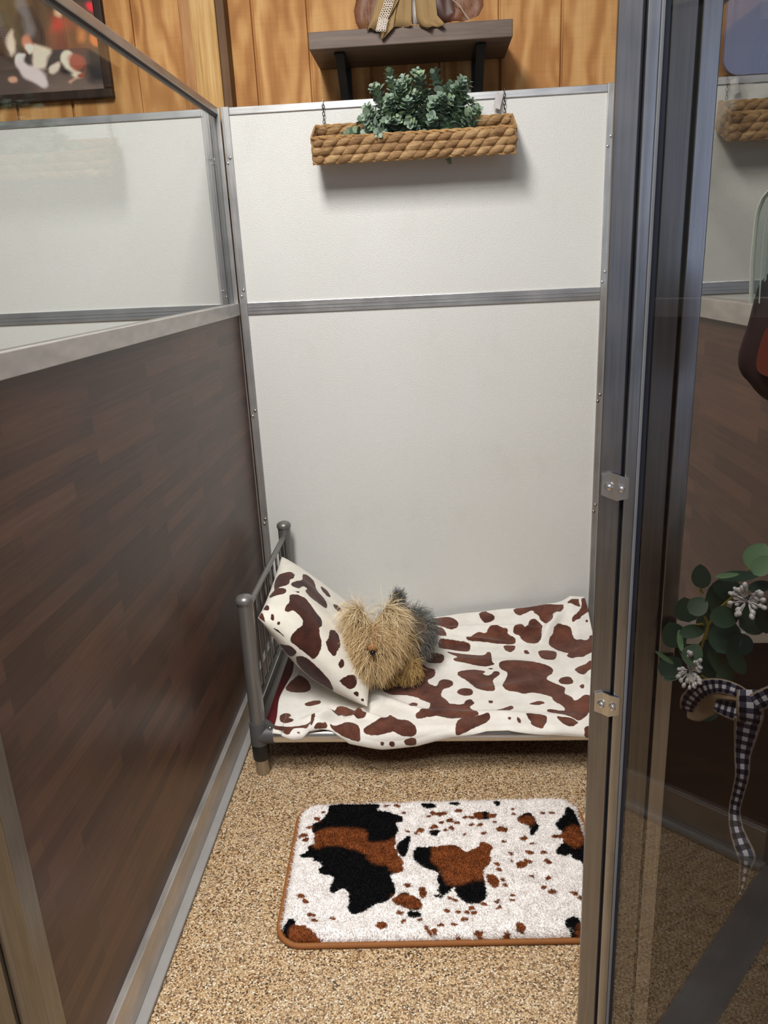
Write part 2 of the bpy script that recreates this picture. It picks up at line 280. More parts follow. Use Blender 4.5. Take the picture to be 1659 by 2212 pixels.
SPECK=[[560,-889,16],[587,-889,16],[549,-901,10],[626,-881,16],[641,-906,10],[603,-917,16],[581,-925,10],[619,-925,10],[656,-933,10],[560,-941,16],[528,-952,16],[496,-956,10],[517,-964,10],[591,-952,10],[685,-964,10],[636,-966,7],[715,-922,10],[731,-949,22],[765,-874,10],[766,-894,10],[839,-890,10],[863,-890,10],[730,-993,10],[744,-1031,10],[789,-1029,14],[767,-1067,24],[781,-1057,15],[822,-1029,12],[828,-1059,14],[744,-1057,8],[787,-1103,10],[822,-1109,12],[809,-1138,10],[824,-1150,13],[872,-1153,13],[886,-1168,12],[735,-1160,8],[699,-1179,10],[732,-1174,8],[702,-1196,8],[586,-1206,12],[613,-1209,10],[632,-1209,11],[646,-1211,10],[642,-1197,12],[626,-1229,12],[486,-1213,12],[494,-1233,10],[528,-1231,8],[574,-1243,11],[603,-1241,10],[544,-1252,10],[549,-1259,10],[560,-1259,11],[448,-1245,20],[338,-1229,10],[291,-1220,13],[300,-1235,10],[259,-1166,15],[271,-1182,12],[511,-1277,15],[609,-1268,11],[654,-1259,13],[711,-1264,16],[742,-1247,18],[820,-1274,16],[362,-1292,16],[273,-885,10],[259,-909,16],[483,-889,10],[438,-860,12],[466,-860,14],[708,-1067,12],[712,-1084,12],[718,-1116,10],[722,-1132,10],[500,-1134,16],[712,-898,16],[657,-906,16],[782,-982,14],[801,-997,10],[243,-944,10],[233,-971,18],[243,-986,16],[670,-1188,10],[596,-1170,10],[605,-1176,10],[576,-893,18],[605,-945,12],[677,-933,10]]

# ---------------------------------------------------------------- materials
def attr(t, n, color=False):
    a = t.n('ShaderNodeAttribute', attribute_name=n); return a.outputs['Color' if color else 'Fac']
M = {}
# pebble epoxy floor
t = NT('pebble_floor'); v = t.coord()
vo = t.n('ShaderNodeTexVoronoi'); vo.inputs['Scale'].default_value = 330; t.l(v, vo.inputs['Vector'])
sep = t.n('ShaderNodeSeparateColor'); t.l(vo.outputs['Color'], sep.inputs[0])
peb = t.ramp(sep.outputs[0], [(0, lin((40, 32, 28))), (.10, lin((132, 96, 64))), (.30, lin((192, 158, 114))), (.58, lin((224, 196, 156))), (.92, lin((246, 236, 216)))], 'CONSTANT')
big = t.noise(t.coord(), 6, 4)
peb = t.mix(t.math('MULTIPLY', t.math('SUBTRACT', big, .42), .55), peb, lin((222, 204, 178)))
edge = t.math('SMOOTHSTEP', 0, 1, 0) if False else t.math('MINIMUM', t.math('MULTIPLY', vo.outputs['Distance'], 1.6), 1.0)
t.base(t.mix(t.math('MULTIPLY', t.math('POWER', edge, 3), .5), peb, lin((104, 80, 54))))
t.bump(t.math('SUBTRACT', 1, vo.outputs['Distance']), .14, .0012); M['floor'] = t.set(.55, 0, .3)
# white textured kennel board
t = NT('white_board'); v = t.coord((1, 1, 2.0))
h = t.noise(v, 230, 2, .5); h2 = t.noise(t.coord((1, 1, 1)), 3.0, 4)
dirt = t.ramp(t.noise(t.coord((1, 1, .7)), 7, 5, .65), [(.56, (0, 0, 0)), (.78, (1, 1, 1))])
c0 = t.mix(h2, lin((222, 221, 214)), lin((230, 229, 226)))
t.base(t.mix(t.math('MULTIPLY', dirt, .10), c0, lin((150, 145, 128))))
t.bump(h, .55, .0024); M['board'] = t.set(.34, 0, .45)
# dark laminate of short staggered strips
def laminate(name, horiz):
    t = NT(name); tc = t.n('ShaderNodeTexCoord'); s = t.n('ShaderNodeSeparateXYZ'); t.l(tc.outputs['Object'], s.inputs[0])
    c = t.n('ShaderNodeCombineXYZ'); t.l(s.outputs[horiz], c.inputs[0]); t.l(s.outputs['Z'], c.inputs[1])
    wp = t.n('ShaderNodeTexBrick'); wp.offset = .37; wp.offset_frequency = 2; wp.squash = 1
    t.l(c.outputs[0], wp.inputs['Vector']); wp.inputs['Scale'].default_value = 1; wp.inputs['Mortar Size'].default_value = 0
    wp.inputs['Brick Width'].default_value = .30; wp.inputs['Row Height'].default_value = .030; wp.inputs['Bias'].default_value = 0
    wp.inputs['Color1'].default_value = (0, 0, 0, 1); wp.inputs['Color2'].default_value = (1, 1, 1, 1)
    mp = t.n('ShaderNodeMapping'); mp.inputs['Scale'].default_value = (4, 90, 1); t.l(c.outputs[0], mp.inputs[0])
    g = t.noise(mp.outputs[0], 1.6, 5, .6); g2 = t.noise(c.outputs[0], 3, 3)
    k = t.math('MULTIPLY_ADD', wp.outputs['Color'], .36, t.math('MULTIPLY_ADD', g, .60, t.math('MULTIPLY_ADD', g2, .45, -.20)))
    t.base(t.ramp(k, [(.12, lin((56, 40, 36))), (.42, lin((80, 56, 46))), (.62, lin((98, 68, 54))), (.95, lin((122, 88, 68)))]))
    t.bump(g, .06, .001); return t.set(.36, 0, .4)
M['lam_y'] = laminate('dark_strip_laminate', 'Y')
# rough plywood
t = NT('rough_plywood'); v = t.coord((1, 1, .16)); wn = t.noise(v, 9, 4, .6)
wv = t.n('ShaderNodeTexWave', wave_type='BANDS', bands_direction='X'); vv = t.n('ShaderNodeVectorMath', operation='ADD')
w3 = t.n('ShaderNodeTexNoise'); t.l(t.coord((1, 1, .3)), w3.inputs['Vector']); w3.inputs['Scale'].default_value = 5; w3.inputs['Detail'].default_value = 3
t.l(t.coord((1, 1, .12)), vv.inputs[0]); t.l(w3.outputs['Color'], vv.inputs[1]); t.l(vv.outputs[0], wv.inputs['Vector'])
wv.inputs['Scale'].default_value = 2.4; wv.inputs['Distortion'].default_value = 3
fine = t.noise(t.coord((120, 120, 6)), 1, 3); cross = t.noise(t.coord((8, 8, 160)), 1, 3)
k = t.math('MULTIPLY_ADD', wv.outputs['Fac'], .26, t.math('MULTIPLY_ADD', wn, .5, t.math('MULTIPLY_ADD', fine, .18, t.math('MULTIPLY', cross, .10))))
t.base(t.ramp(k, [(.22, lin((150, 98, 52))), (.46, lin((184, 130, 76))), (.64, lin((206, 156, 98))), (.86, lin((226, 186, 130)))]))
t.bump(cross, .25, .001); M['ply'] = t.set(.7, 0, .25)
def wood(name, cs, st=(40, 40, 3), rough=.6, k1=5):
    t = NT(name); w = t.noise(t.coord(st), 1.2, 5, .6); w2 = t.noise(t.coord(), k1, 3)
    k = t.math('MULTIPLY_ADD', w, .75, t.math('MULTIPLY', w2, .3))
    t.base(t.ramp(k, [(.3, lin(cs[0])), (.52, lin(cs[1])), (.75, lin(cs[2]))])); t.bump(w, .15, .001); return t.set(rough, 0, .3)
M['lam_x'] = wood('espresso_board', [(24, 15, 13), (34, 21, 18), (46, 28, 22)], (3, 60, 60), .45)
M['lumber'] = wood('pale_grain_lumber', [(150, 104, 52), (196, 154, 94), (222, 190, 134)], (70, 70, 2.2))
M['lumber2'] = wood('knotty_lumber', [(128, 84, 48), (172, 122, 76), (196, 152, 104)], (30, 30, 4))
M['dark_trim'] = wood('brown_trim', [(72, 50, 32), (100, 72, 46), (120, 88, 58)])
M['shelf'] = wood('grey_brown_stain', [(78, 64, 56), (104, 88, 78), (124, 106, 94)], (4, 60, 60), .5)
M['alu'] = metal('brushed_aluminium', (188, 186, 184), .36, (60, 60, 2), .2, .7)
M['alu_x'] = metal('brushed_aluminium_rail', (196, 195, 194), .34, (2, 60, 60), .2, .8)
M['alu_y'] = metal('scuffed_aluminium_rail', (196, 191, 186), .38, (30, 3, 10), .22, .65)
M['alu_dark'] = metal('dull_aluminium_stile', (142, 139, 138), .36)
M['alu_post'] = metal('mid_grey_aluminium', (136, 132, 126), .36)  # even mid grey with brushed streaks, for the front posts
M['alu_st'] = metal('light_grey_aluminium', (176, 175, 176), .30)  # neutral light grey, a little smoother than the rails
M['chrome'] = metal('plated_steel', (208, 205, 202), .30, (20, 20, 20), .08)
M['gasket'] = simple('dark_rubber', (34, 38, 52), .5)
M['gasket_lt'] = simple('grey_vinyl', (118, 120, 126), .45)
M['curb'] = simple('grey_sealant', (150, 147, 144), .6, 0, .15, 14)
def glass(name, tint, f0=.04):
    t = NT(name); t.t.nodes.remove(t.b)
    tr = t.n('ShaderNodeBsdfTransparent'); tr.inputs[0].default_value = (*tint, 1)
    gl = t.n('ShaderNodeBsdfGlossy'); gl.inputs['Roughness'].default_value = .012
    ge = t.n('ShaderNodeNewGeometry'); d = t.n('ShaderNodeVectorMath', operation='DOT_PRODUCT')
    t.l(ge.outputs['Normal'], d.inputs[0]); t.l(ge.outputs['Incoming'], d.inputs[1])
    q = t.math('SUBTRACT', 1, t.math('MINIMUM', t.math('ABSOLUTE', d.outputs['Value']), 1))
    F = t.math('MULTIPLY_ADD', t.math('POWER', q, 5), 1 - f0, f0)
    mx = t.n('ShaderNodeMixShader'); t.l(F, mx.inputs[0]); t.l(tr.outputs[0], mx.inputs[1]); t.l(gl.outputs[0], mx.inputs[2])
    t.l(mx.outputs[0], t.out.inputs[0]); return t.m
M['glass'] = glass('clear_glass', (.955, .97, .96)); M['glass_door'] = glass('door_glass', (.815, .80, .775), .06)
M['acrylic'] = glass('clear_acrylic', (.88, .93, .92), .07)
M['acrylic_edge'] = simple('frosted_acrylic_edge', (232, 238, 236), .2)

# ---------------------------------------------------------------- setting
struct(MB().box(-2.6, 4.2, -4.2, .14, -.06, 0).build('floor', M['floor']))
mb = MB(); gx = [-2.6, -2.2, -1.8, -1.42, -1.24, -1.06, -.88, -.70, -.52, -.293, -.11, .075, .243, .428, .634, .817, 1.002, 1.19, 1.38, 1.57, 1.76, 1.95, 2.2, 2.6, 3.0, 3.4, 3.8, 4.2]
mb.box(-2.6, 4.2, .112, .16, 0, 3.2)
for a, b in zip(gx, gx[1:]): mb.box(a + .004, b - .004, .10, .1125, 0, 3.2, .0025)
for a in gx[1:-1]: mb.box(a + .0075, a + .0125, .0985, .101, 0, 3.2)
struct(mb.build('wall_back', M['ply']))
struct(MB().box(-.100, -.022, .034, .0985, 1.60, 3.2, .004).build('trim_1', M['lumber']))
struct(MB().box(-.136, -.1005, .050, .0985, 1.60, 3.2, .004).build('trim_2', M['lumber2']))
struct(MB().box(-.0215, .004, .040, .0985, 1.60, 3.2, .002).build('trim_3', M['dark_trim']))
struct(MB().box(-.066, .0064, -1.66, -.001, 0, .011, .003).build('trim_4', M['curb']))
struct(MB().box(1.1136, 1.186, -1.66, -.001, 0, .011, .003).build('trim_5', M['curb']))
struct(MB().box(-.02, .80, -1.735, -1.655, 0, .012, .003).build('trim_6', M['alu_x']))

# ---------------------------------------------------------------- kennel partitions
ZT, ZT2, ZM, ZM2 = 1.8504, 1.830, 1.283, 1.2454
def screw_mb(p, axis, r=.0048):
    m = MB(); p = Vector(p); a = Vector(axis)
    m.tube([p, p + a * .0012], r * 1.15, 12); m.tube([p + a * .0012, p + a * .0035, p + a * .0045], [r * .8, r * .75, r * .45], 12); return m
def back_partition(x0, x1, label, screws):
    r = thing('kennel_back_partition', label, 'partition', None)
    MB().box(x0, x1, 0, .022, .03, ZM2 + .004).build('lower_board', M['board'], r)
    MB().box(x0, x1, 0, .022, ZM - .004, ZT2 + .004).build('upper_board', M['board'], r)
    MB().box(x0, x1, -.005, .027, ZT2, ZT, .0015).build('top_rail', M['alu_x'], r)
    m = MB().box(x0, x1, -.006, .028, ZM2, ZM, .0015); m.box(x0, x1, -.0075, -.005, ZM2 + .012, ZM2 + .0135); m.box(x0, x1, -.0075, -.005, ZM2 + .022, ZM2 + .0235)
    m.build('mid_rail', M['alu_x'], r)
    MB().box(x0, x1, -.006, .028, .004, .06, .0015).build('bottom_rail', M['alu_x'], r)
    for (a, b) in ((x0 - .0245, x0), (x1, x1 + .0245)):
        m = MB().box(a, b, -.007, .029, .0, ZT + .002, .0015); cx = (a + b) / 2
        o = x0 - .0245 if a < x0 else x1 + .0245; sg = 1 if a < x0 else -1
        m.box(min(o + sg * .004, o + sg * .0075), max(o + sg * .004, o + sg * .0075), -.011, -.006, 0, ZT, .001)
        m.build('post', M['alu'], r)
    if screws:
        for (u, v, ax) in screws:
            p = on_y(u, v, -.007); screw_mb(p, (0, -1, 0)).build('screw', M['chrome'], r, True)
    return r
back_partition(0, 1.1215, 'white kennel back panel behind the cow-print bed, in two boards with an aluminium mid rail',
    [(497, 341, 0), (526, 627, 0), (551, 887, 0), (573, 1121, 0), (1313, 316, 0), (1301, 609, 0), (1291, 866, 0), (1282, 1104, 0), (1320, 294, 0), (1307, 587, 0), (1296, 852, 0), (1286, 1090, 0), (492, 353, 0), (522, 640, 0), (546, 899, 0), (571, 1131, 0)])
back_partition(-1.21, -.0865, 'white kennel back panel of the stall on the left, seen through the side glass below the painting', [(463, 345, 0), (503, 628, 0)])
back_partition(1.206, 2.33, 'white kennel back panel of the stall on the right, seen through the glass door', None)

def side_partition(xf, sg, label):
    """xf: the face towards our stall; sg: +1 when the stall lies on the +x side"""
    r = thing('kennel_side_partition', label, 'partition')
    def bx(d0, d1, *a, **k):
        p, q = xf + sg * d0, xf + sg * d1
        return MB().box(min(p, q), max(p, q), *a, **k)
    bx(-.026, -.003, -1.655, -.012, .03, ZM2 + .003).build('wood_panel', M['lam_y'], r)
    m = bx(-.031, .003, -1.655, -.012, ZM2, ZM, bev=.0015); m.build('mid_rail', M['alu_y'], r)
    m = bx(-.024, -.005, -1.655, -.012, ZT2 + .001, ZT, bev=.0015); m.build('top_rail', M['alu_y'], r)
    bx(-.020, -.009, -1.650, -.016, ZT2 - .006, ZT2 + .0012).build('top_gasket', M['gasket'], r)
    m = bx(-.030, .011, -1.655, -.012, .011, .098, bev=.0018); m.build('base_rail', M['alu_y'], r)
    bx(-.0165, -.0125, -1.652, -.014, ZM - .003, ZT2).build('glass', M['glass'], r)
    m = bx(-.029, .000, -.0125, -.0075, .011, ZT - .002, bev=.001)
    for d in (-.007, -.021): m.v += []; m.box(min(xf + sg * d, xf + sg * (d - .003)), max(xf + sg * d, xf + sg * (d - .003)), -.0155, -.012, ZM, ZT)
    m.build('rear_channel', M['alu'], r)
    return r
side_partition(-.0270, 1, 'dark wood laminate side partition on the left with scuffed aluminium rail and clear upper glass')
side_partition(1.1465, -1, 'dark wood laminate side partition on the right, seen through the glass door')

# ---- front posts
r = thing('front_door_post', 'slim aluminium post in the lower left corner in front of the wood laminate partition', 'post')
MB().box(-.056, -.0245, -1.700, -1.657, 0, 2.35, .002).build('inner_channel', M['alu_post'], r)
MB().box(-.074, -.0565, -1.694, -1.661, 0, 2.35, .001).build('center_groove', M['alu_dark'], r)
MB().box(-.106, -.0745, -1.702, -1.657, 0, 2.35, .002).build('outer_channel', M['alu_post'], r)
YJ = -1.68
r = thing('front_hinge_post', 'tall dull aluminium post that carries the two hinge plates of the glass door', 'post')
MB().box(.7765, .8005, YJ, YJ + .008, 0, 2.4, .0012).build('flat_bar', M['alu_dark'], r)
MB().box(.8005, .8035, YJ + .006, YJ + .03, 0, 2.4).build('dark_groove', M['gasket'], r)  # dark rubber strip set back between bar and door stile
for (u, v) in ((1328, 1051), (1310, 1521)):
    c = on_y(u, v, YJ - .003); h = MB(); hw, hh = .0152, .0155
    prof = [(-1, 0), (-.35, .0), (-.1, .002), (.15, .0035), (1, .0035)]
    pts = []
    for (q, d) in prof: pts.append((c.x + q * hw, YJ - .0012 - d))
    tilt = -.0022
    out = [(p[0], p[1], 0) for p in pts]
    vs = []; fs = []
    n = len(pts)
    for i, (px, py) in enumerate(pts):
        k = (i / (n - 1) - .5) * 2 * tilt
        e = .0035 if i in (0, n - 1) else 0
        for zz in (hh - e, -hh + e):
            vs.append((px, py - .0016, c.z + zz + k)); vs.append((px, py + .0008, c.z + zz + k))
    for i in range(n - 1):
        a = i * 4; b = a + 4
        fs += [(a, b, b + 2, a + 2), (a + 1, a + 3, b + 3, b + 1), (a, a + 1, b + 1, b), (a + 2, b + 2, b + 3, a + 3)]
    fs += [(0, 2, 3, 1), (n * 4 - 4, n * 4 - 3, n * 4 - 1, n * 4 - 2)]
    hp = h.add(vs, fs).build('hinge_plate', M['chrome'], r)
    for q in (-.42, .45):
        d = .0012 if q < 0 else .0045
        screw_mb((c.x + q * hw, YJ - .0016 - d - .001, c.z - .001 + q * tilt), (0, -1, 0), .0042).build('screw', M['chrome'], hp, True)
# fixed front panel right of the hinge post
r = thing('fixed_front_panel', 'fixed front panel with dark lower board, right of the hinge post and behind the wreath', 'panel')
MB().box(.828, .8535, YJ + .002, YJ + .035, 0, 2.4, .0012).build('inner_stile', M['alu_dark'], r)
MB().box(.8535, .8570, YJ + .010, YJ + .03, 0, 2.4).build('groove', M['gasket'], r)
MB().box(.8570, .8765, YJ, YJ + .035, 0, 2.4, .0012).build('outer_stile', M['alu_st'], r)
MB().box(.8765, 1.176, YJ + .010, YJ + .026, .05, .915).build('lower_board', M['lam_x'], r)
MB().box(.8765, 1.176, YJ, YJ + .035, .915, .931, .001).build('cross_rail', M['alu_x'], r)
MB().box(.8765, 1.176, YJ, YJ + .035, .0, .05, .001).build('bottom_rail', M['alu_x'], r)
MB().box(.8765, 1.176, YJ, YJ + .035, 2.36, 2.40, .001).build('top_rail', M['alu_x'], r)

# ---- glass door standing open towards the camera
DM = Vector((.41272, -.910858, 0)); DN = Vector((.910858, .41272, 0)); DP = Vector((.8065, YJ - .004, 0))
def door_box(s0, s1, d0, d1, z0, z1, bev=0):
    T = Matrix(((DM.x, DN.x, 0, DP.x), (DM.y, DN.y, 0, DP.y), (0, 0, 1, 0), (0, 0, 0, 1)))
    return MB().box(s0, s1, d0, d1, z0, z1, bev, T)
r = thing('glass_door', 'frameless glass door standing open at the right, carrying a green wreath', 'door')
MB().box(.8040, .8165, YJ - .003, YJ + .033, .02, 2.35, .001).build('hinge_stile', M['alu_st'], r)
MB().box(.8168, .8205, YJ - .004, YJ + .03, .02, 2.35, .0008).build('vinyl_edge', M['gasket_lt'], r)
MB().box(.8207, .8265, YJ - .002, YJ + .03, .02, 2.35, .0008).build('rubber_seal', M['gasket'], r)
door_box(.030, .62, -.002, .004, .025, 2.32).build('glass_pane', M['glass_door'], r)

# ---------------------------------------------------------------- shelf and what is above the panels
r = thing('wall_shelf', 'thick grey-brown wooden shelf on two black brackets above the back panel', 'shelf')
MB().box(.2715, .8325, -.137, .098, 1.9555, 1.999, .0025).build('board', M['shelf'], r)
blk = simple('black_iron', (14, 14, 15), .6)
for x in (.352, .748):
    m = MB(); m.box(x - .015, x + .015, .090, .098, 1.72, 1.9555, .001); m.box(x - .015, x + .015, -.10, .098, 1.9475, 1.9553, .001)
    m.prism([(x - .012, .092, 1.78), (x - .012, .092, 1.80), (x - .012, -.09, 1.949), (x - .012, -.105, 1.949)], (.024, 0, 0))
    m.build('bracket', blk, r)

# framed picture
r = thing('framed_picture', 'framed dark painting of resting hounds on the wood wall at upper left', 'picture')
fx1 = -.377; fz0 = 1.914
frm = wood('dark_walnut_frame', [(30, 22, 18), (48, 34, 28), (64, 46, 36)])
m = MB(); fw = .026
m.box(-1.42, fx1, .074, .0985, fz0, fz0 + fw, .004); m.box(fx1 - fw, fx1, .074, .0985, fz0 + fw, 2.75, .004)
m.box(-1.42, -1.42 + fw, .074, .0985, fz0 + fw, 2.75, .004); m.box(-1.42, fx1, .074, .0985, 2.75, 2.75 + fw, .004)
m.build('frame', frm, r)
nx, nz = 300, 250
X, Z = np.meshgrid(np.linspace(-1.40, fx1 - fw + .002, nx), np.linspace(fz0 + fw - .002, 2.752, nz)); X = X.ravel(); Z = Z.ravel()
def lc(c): return np.array(lin(c))
imgc = np.zeros((len(X), 3)) + lc((58, 46, 36))
def pc(pts):   # outline given where the photograph shows it, set onto the canvas plane
    return [(q.x, q.z) for q in (on_y(a / 6.381, b / 6.381, .088) for a, b in pts)]
wob = .0025 * np.sin(X * 90 + np.sin(Z * 70) * 2) + .002 * np.sin(Z * 120 + X * 33)
def blob(pts, col, soft=.004):
    global imgc
    d = sdf(np.stack([X, Z], 1), [pc(pts)], 1) + wob + .001; a = np.clip(d / soft * .5 + .5, 0, 1)[:, None]; imgc = imgc * (1 - a) + lc(col) * a
blob([(-900, 980), (300, 940), (900, 1000), (1700, 880), (1700, 1500), (-900, 1600)], (84, 70, 64), .03)
blob([(600, 1020), (1500, 1100), (1500, 1330), (500, 1340)], (112, 94, 84), .03)
blob([(850, 640), (1700, 620), (1700, 900), (900, 900)], (62, 54, 48), .01)
blob([(-300, -400), (250, -400), (420, 640), (-300, 640)], (76, 66, 48), .04)
blob([(400, -300), (700, -300), (700, 650), (560, 620), (480, 300)], (40, 32, 30), .01)
blob([(170, -80), (320, -80), (440, 330), (480, 520), (360, 520), (340, 330)], (112, 108, 106), .01)
blob([(900, 150), (1300, 190), (1420, 420), (1200, 620), (900, 640), (720, 480), (740, 280)], (132, 64, 46), .03)
blob([(720, 300), (800, 250), (880, 320), (860, 420), (780, 450), (720, 400)], (176, 44, 44), .012)
blob([(700, 450), (890, 470), (900, 680), (720, 680)], (96, 36, 38), .02)
blob([(900, 380), (1260, 380), (1240, 640), (920, 640)], (92, 62, 40), .02)
blob([(1070, 400), (1180, 410), (1160, 570), (1080, 560)], (190, 116, 64), .008)
blob([(1240, 480), (1330, 410), (1400, 560), (1330, 640), (1270, 600)], (210, 120, 60), .006)
blob([(1210, 60), (1290, 40), (1330, 100), (1310, 150), (1220, 140)], (206, 40, 52), .006)
blob([(720, 20), (800, 90), (870, 170), (830, 220), (760, 180)], (206, 172, 140), .005)
blob([(-80, 380), (60, 340), (150, 440), (130, 560), (100, 760), (-80, 760)], (52, 28, 24), .01)
blob([(110, 480), (170, 410), (205, 540), (205, 700), (150, 790), (105, 640)], (214, 190, 168), .006)
blob([(440, 600), (600, 640), (720, 700), (700, 900), (560, 960), (440, 880)], (214, 196, 176), .006)
blob([(310, 500), (400, 490), (450, 600), (430, 760), (370, 730), (320, 600)], (196, 128, 100), .006)
blob([(340, 640), (450, 620), (440, 740), (400, 770)], (224, 208, 194), .004)
blob([(630, 820), (720, 720), (860, 680), (940, 740), (840, 850), (720, 900), (640, 960)], (46, 38, 36), .005)
blob([(690, 920), (820, 850), (830, 940), (700, 1010)], (218, 196, 178), .005)
blob([(840, 800), (920, 680), (1000, 720), (1010, 800), (960, 900), (1040, 980), (1140, 1010), (1080, 1070), (960, 1010), (870, 920)], (222, 204, 182), .004)
blob([(920, 860), (1000, 720), (1100, 760), (1180, 860), (1150, 960), (1040, 970)], (156, 78, 56), .006)
blob([(1150, 840), (1200, 880), (1200, 1000), (1120, 1060), (1080, 1050), (1160, 980)], (142, 74, 54), .004)
blob([(940, 1120), (1040, 1070), (1050, 1090), (980, 1150)], (206, 160, 130), .004)
blob([(830, 930), (920, 940), (1000, 1030), (850, 1010)], (34, 28, 28), .006)
blob([(210, 780), (260, 740), (360, 730), (360, 780), (310, 860), (230, 880)], (214, 202, 196), .004)
blob([(230, 880), (320, 850), (440, 920), (560, 960), (650, 1050), (660, 1150), (600, 1200), (480, 1130), (330, 1080), (260, 1000)], (206, 192, 190), .005)
blob([(120, 1100), (210, 1060), (230, 1100), (150, 1140)], (198, 150, 124), .004)
blob([(330, 800), (380, 760), (440, 880), (380, 890)], (30, 26, 26), .006)
blob([(1200, 890), (1480, 890), (1480, 1110), (1260, 1140), (1200, 1000)], (38, 34, 36), .012)
imgc = np.clip(imgc * 1.45, 0, .9)
t = NT('oil_paint'); t.base(attr(t, 'paint', True)); M['paint'] = t.set(.45)
mesh_np('canvas', np.stack([X, np.full_like(X, .088), Z], 1), grid_faces(nx, nz), M['paint'], r, True, {'paint': imgc})

# pale board on the wall of the right-hand stall
m = MB(); bx0, bz0, R = 1.475, 1.868, .046; pts = []
for (cx, cz, a0) in ((bx0 + R, bz0 + R, 180), (2.25 - R, bz0 + R, 270), (2.25 - R, 2.36 - R, 0), (bx0 + R, 2.36 - R, 90)):
    for k in range(9):
        a = math.radians(a0 + k * 90 / 8); pts.append((cx + R * math.cos(a), .080, cz + R * math.sin(a)))
tag(m.prism(pts, (0, .018, 0)).build('sign_board', simple('pale_lavender_plastic', (168, 178, 222), .3, 0, .03)), 'pale lavender board with a rounded corner on the wood wall at upper right, behind glass', 'board')

# ---------------------------------------------------------------- woven planter baskets
t = NT('dry_water_hyacinth'); ge_ = t.n('ShaderNodeNewGeometry'); w = t.noise(t.coord((30, 160, 160)), 1.2, 4); w2 = t.noise(t.coord(), 30, 3)
k = t.math('MULTIPLY_ADD', ge_.outputs['Random Per Island'], .22, t.math('MULTIPLY_ADD', w, .75, t.math('MULTIPLY_ADD', w2, .35, -.16)))
t.base(t.ramp(k, [(.25, lin((104, 74, 46))), (.5, lin((158, 122, 82))), (.72, lin((192, 158, 114))), (.95, lin((218, 190, 148)))])); t.bump(w, .5, .002); wk = t.set(.7, 0, .3)
wk2 = wood('pale_rope_rim', [(118, 86, 50), (176, 136, 88), (204, 168, 118)], (60, 60, 60), .8)
wire = metal('dark_wire', (96, 88, 84), .4)
def strand_row(m, a, b, ncount, ln, ht, th, tilt, n, ph=0):
    a = Vector(a); b = Vector(b); d = (b - a).normalized(); n = Vector(n); upv = n.cross(d)
    if upv.z < 0: upv = -upv
    for k in range(ncount + (1 if ph > 0 else 0)):
        q_ = min(max((k + .5 - (.5 if ph > 0 else 0)) / ncount, .35 / ncount), 1 - .35 / ncount); c = a.lerp(b, q_); ang = tilt + rnd.uniform(-.05, .05)
        ax = d * math.cos(ang) + upv * math.sin(ang); az = upv * math.cos(ang) - d * math.sin(ang)
        Mx = Matrix((ax, n, az)).transposed(); sc = rnd.uniform(.92, 1.18); end_ = .62 if q_ < .9 / ncount or q_ > 1 - .9 / ncount else 1
        m.ball(c + upv * rnd.uniform(-.001, .001), ln * sc * end_, th, ht * sc, Mx, 12, 9)
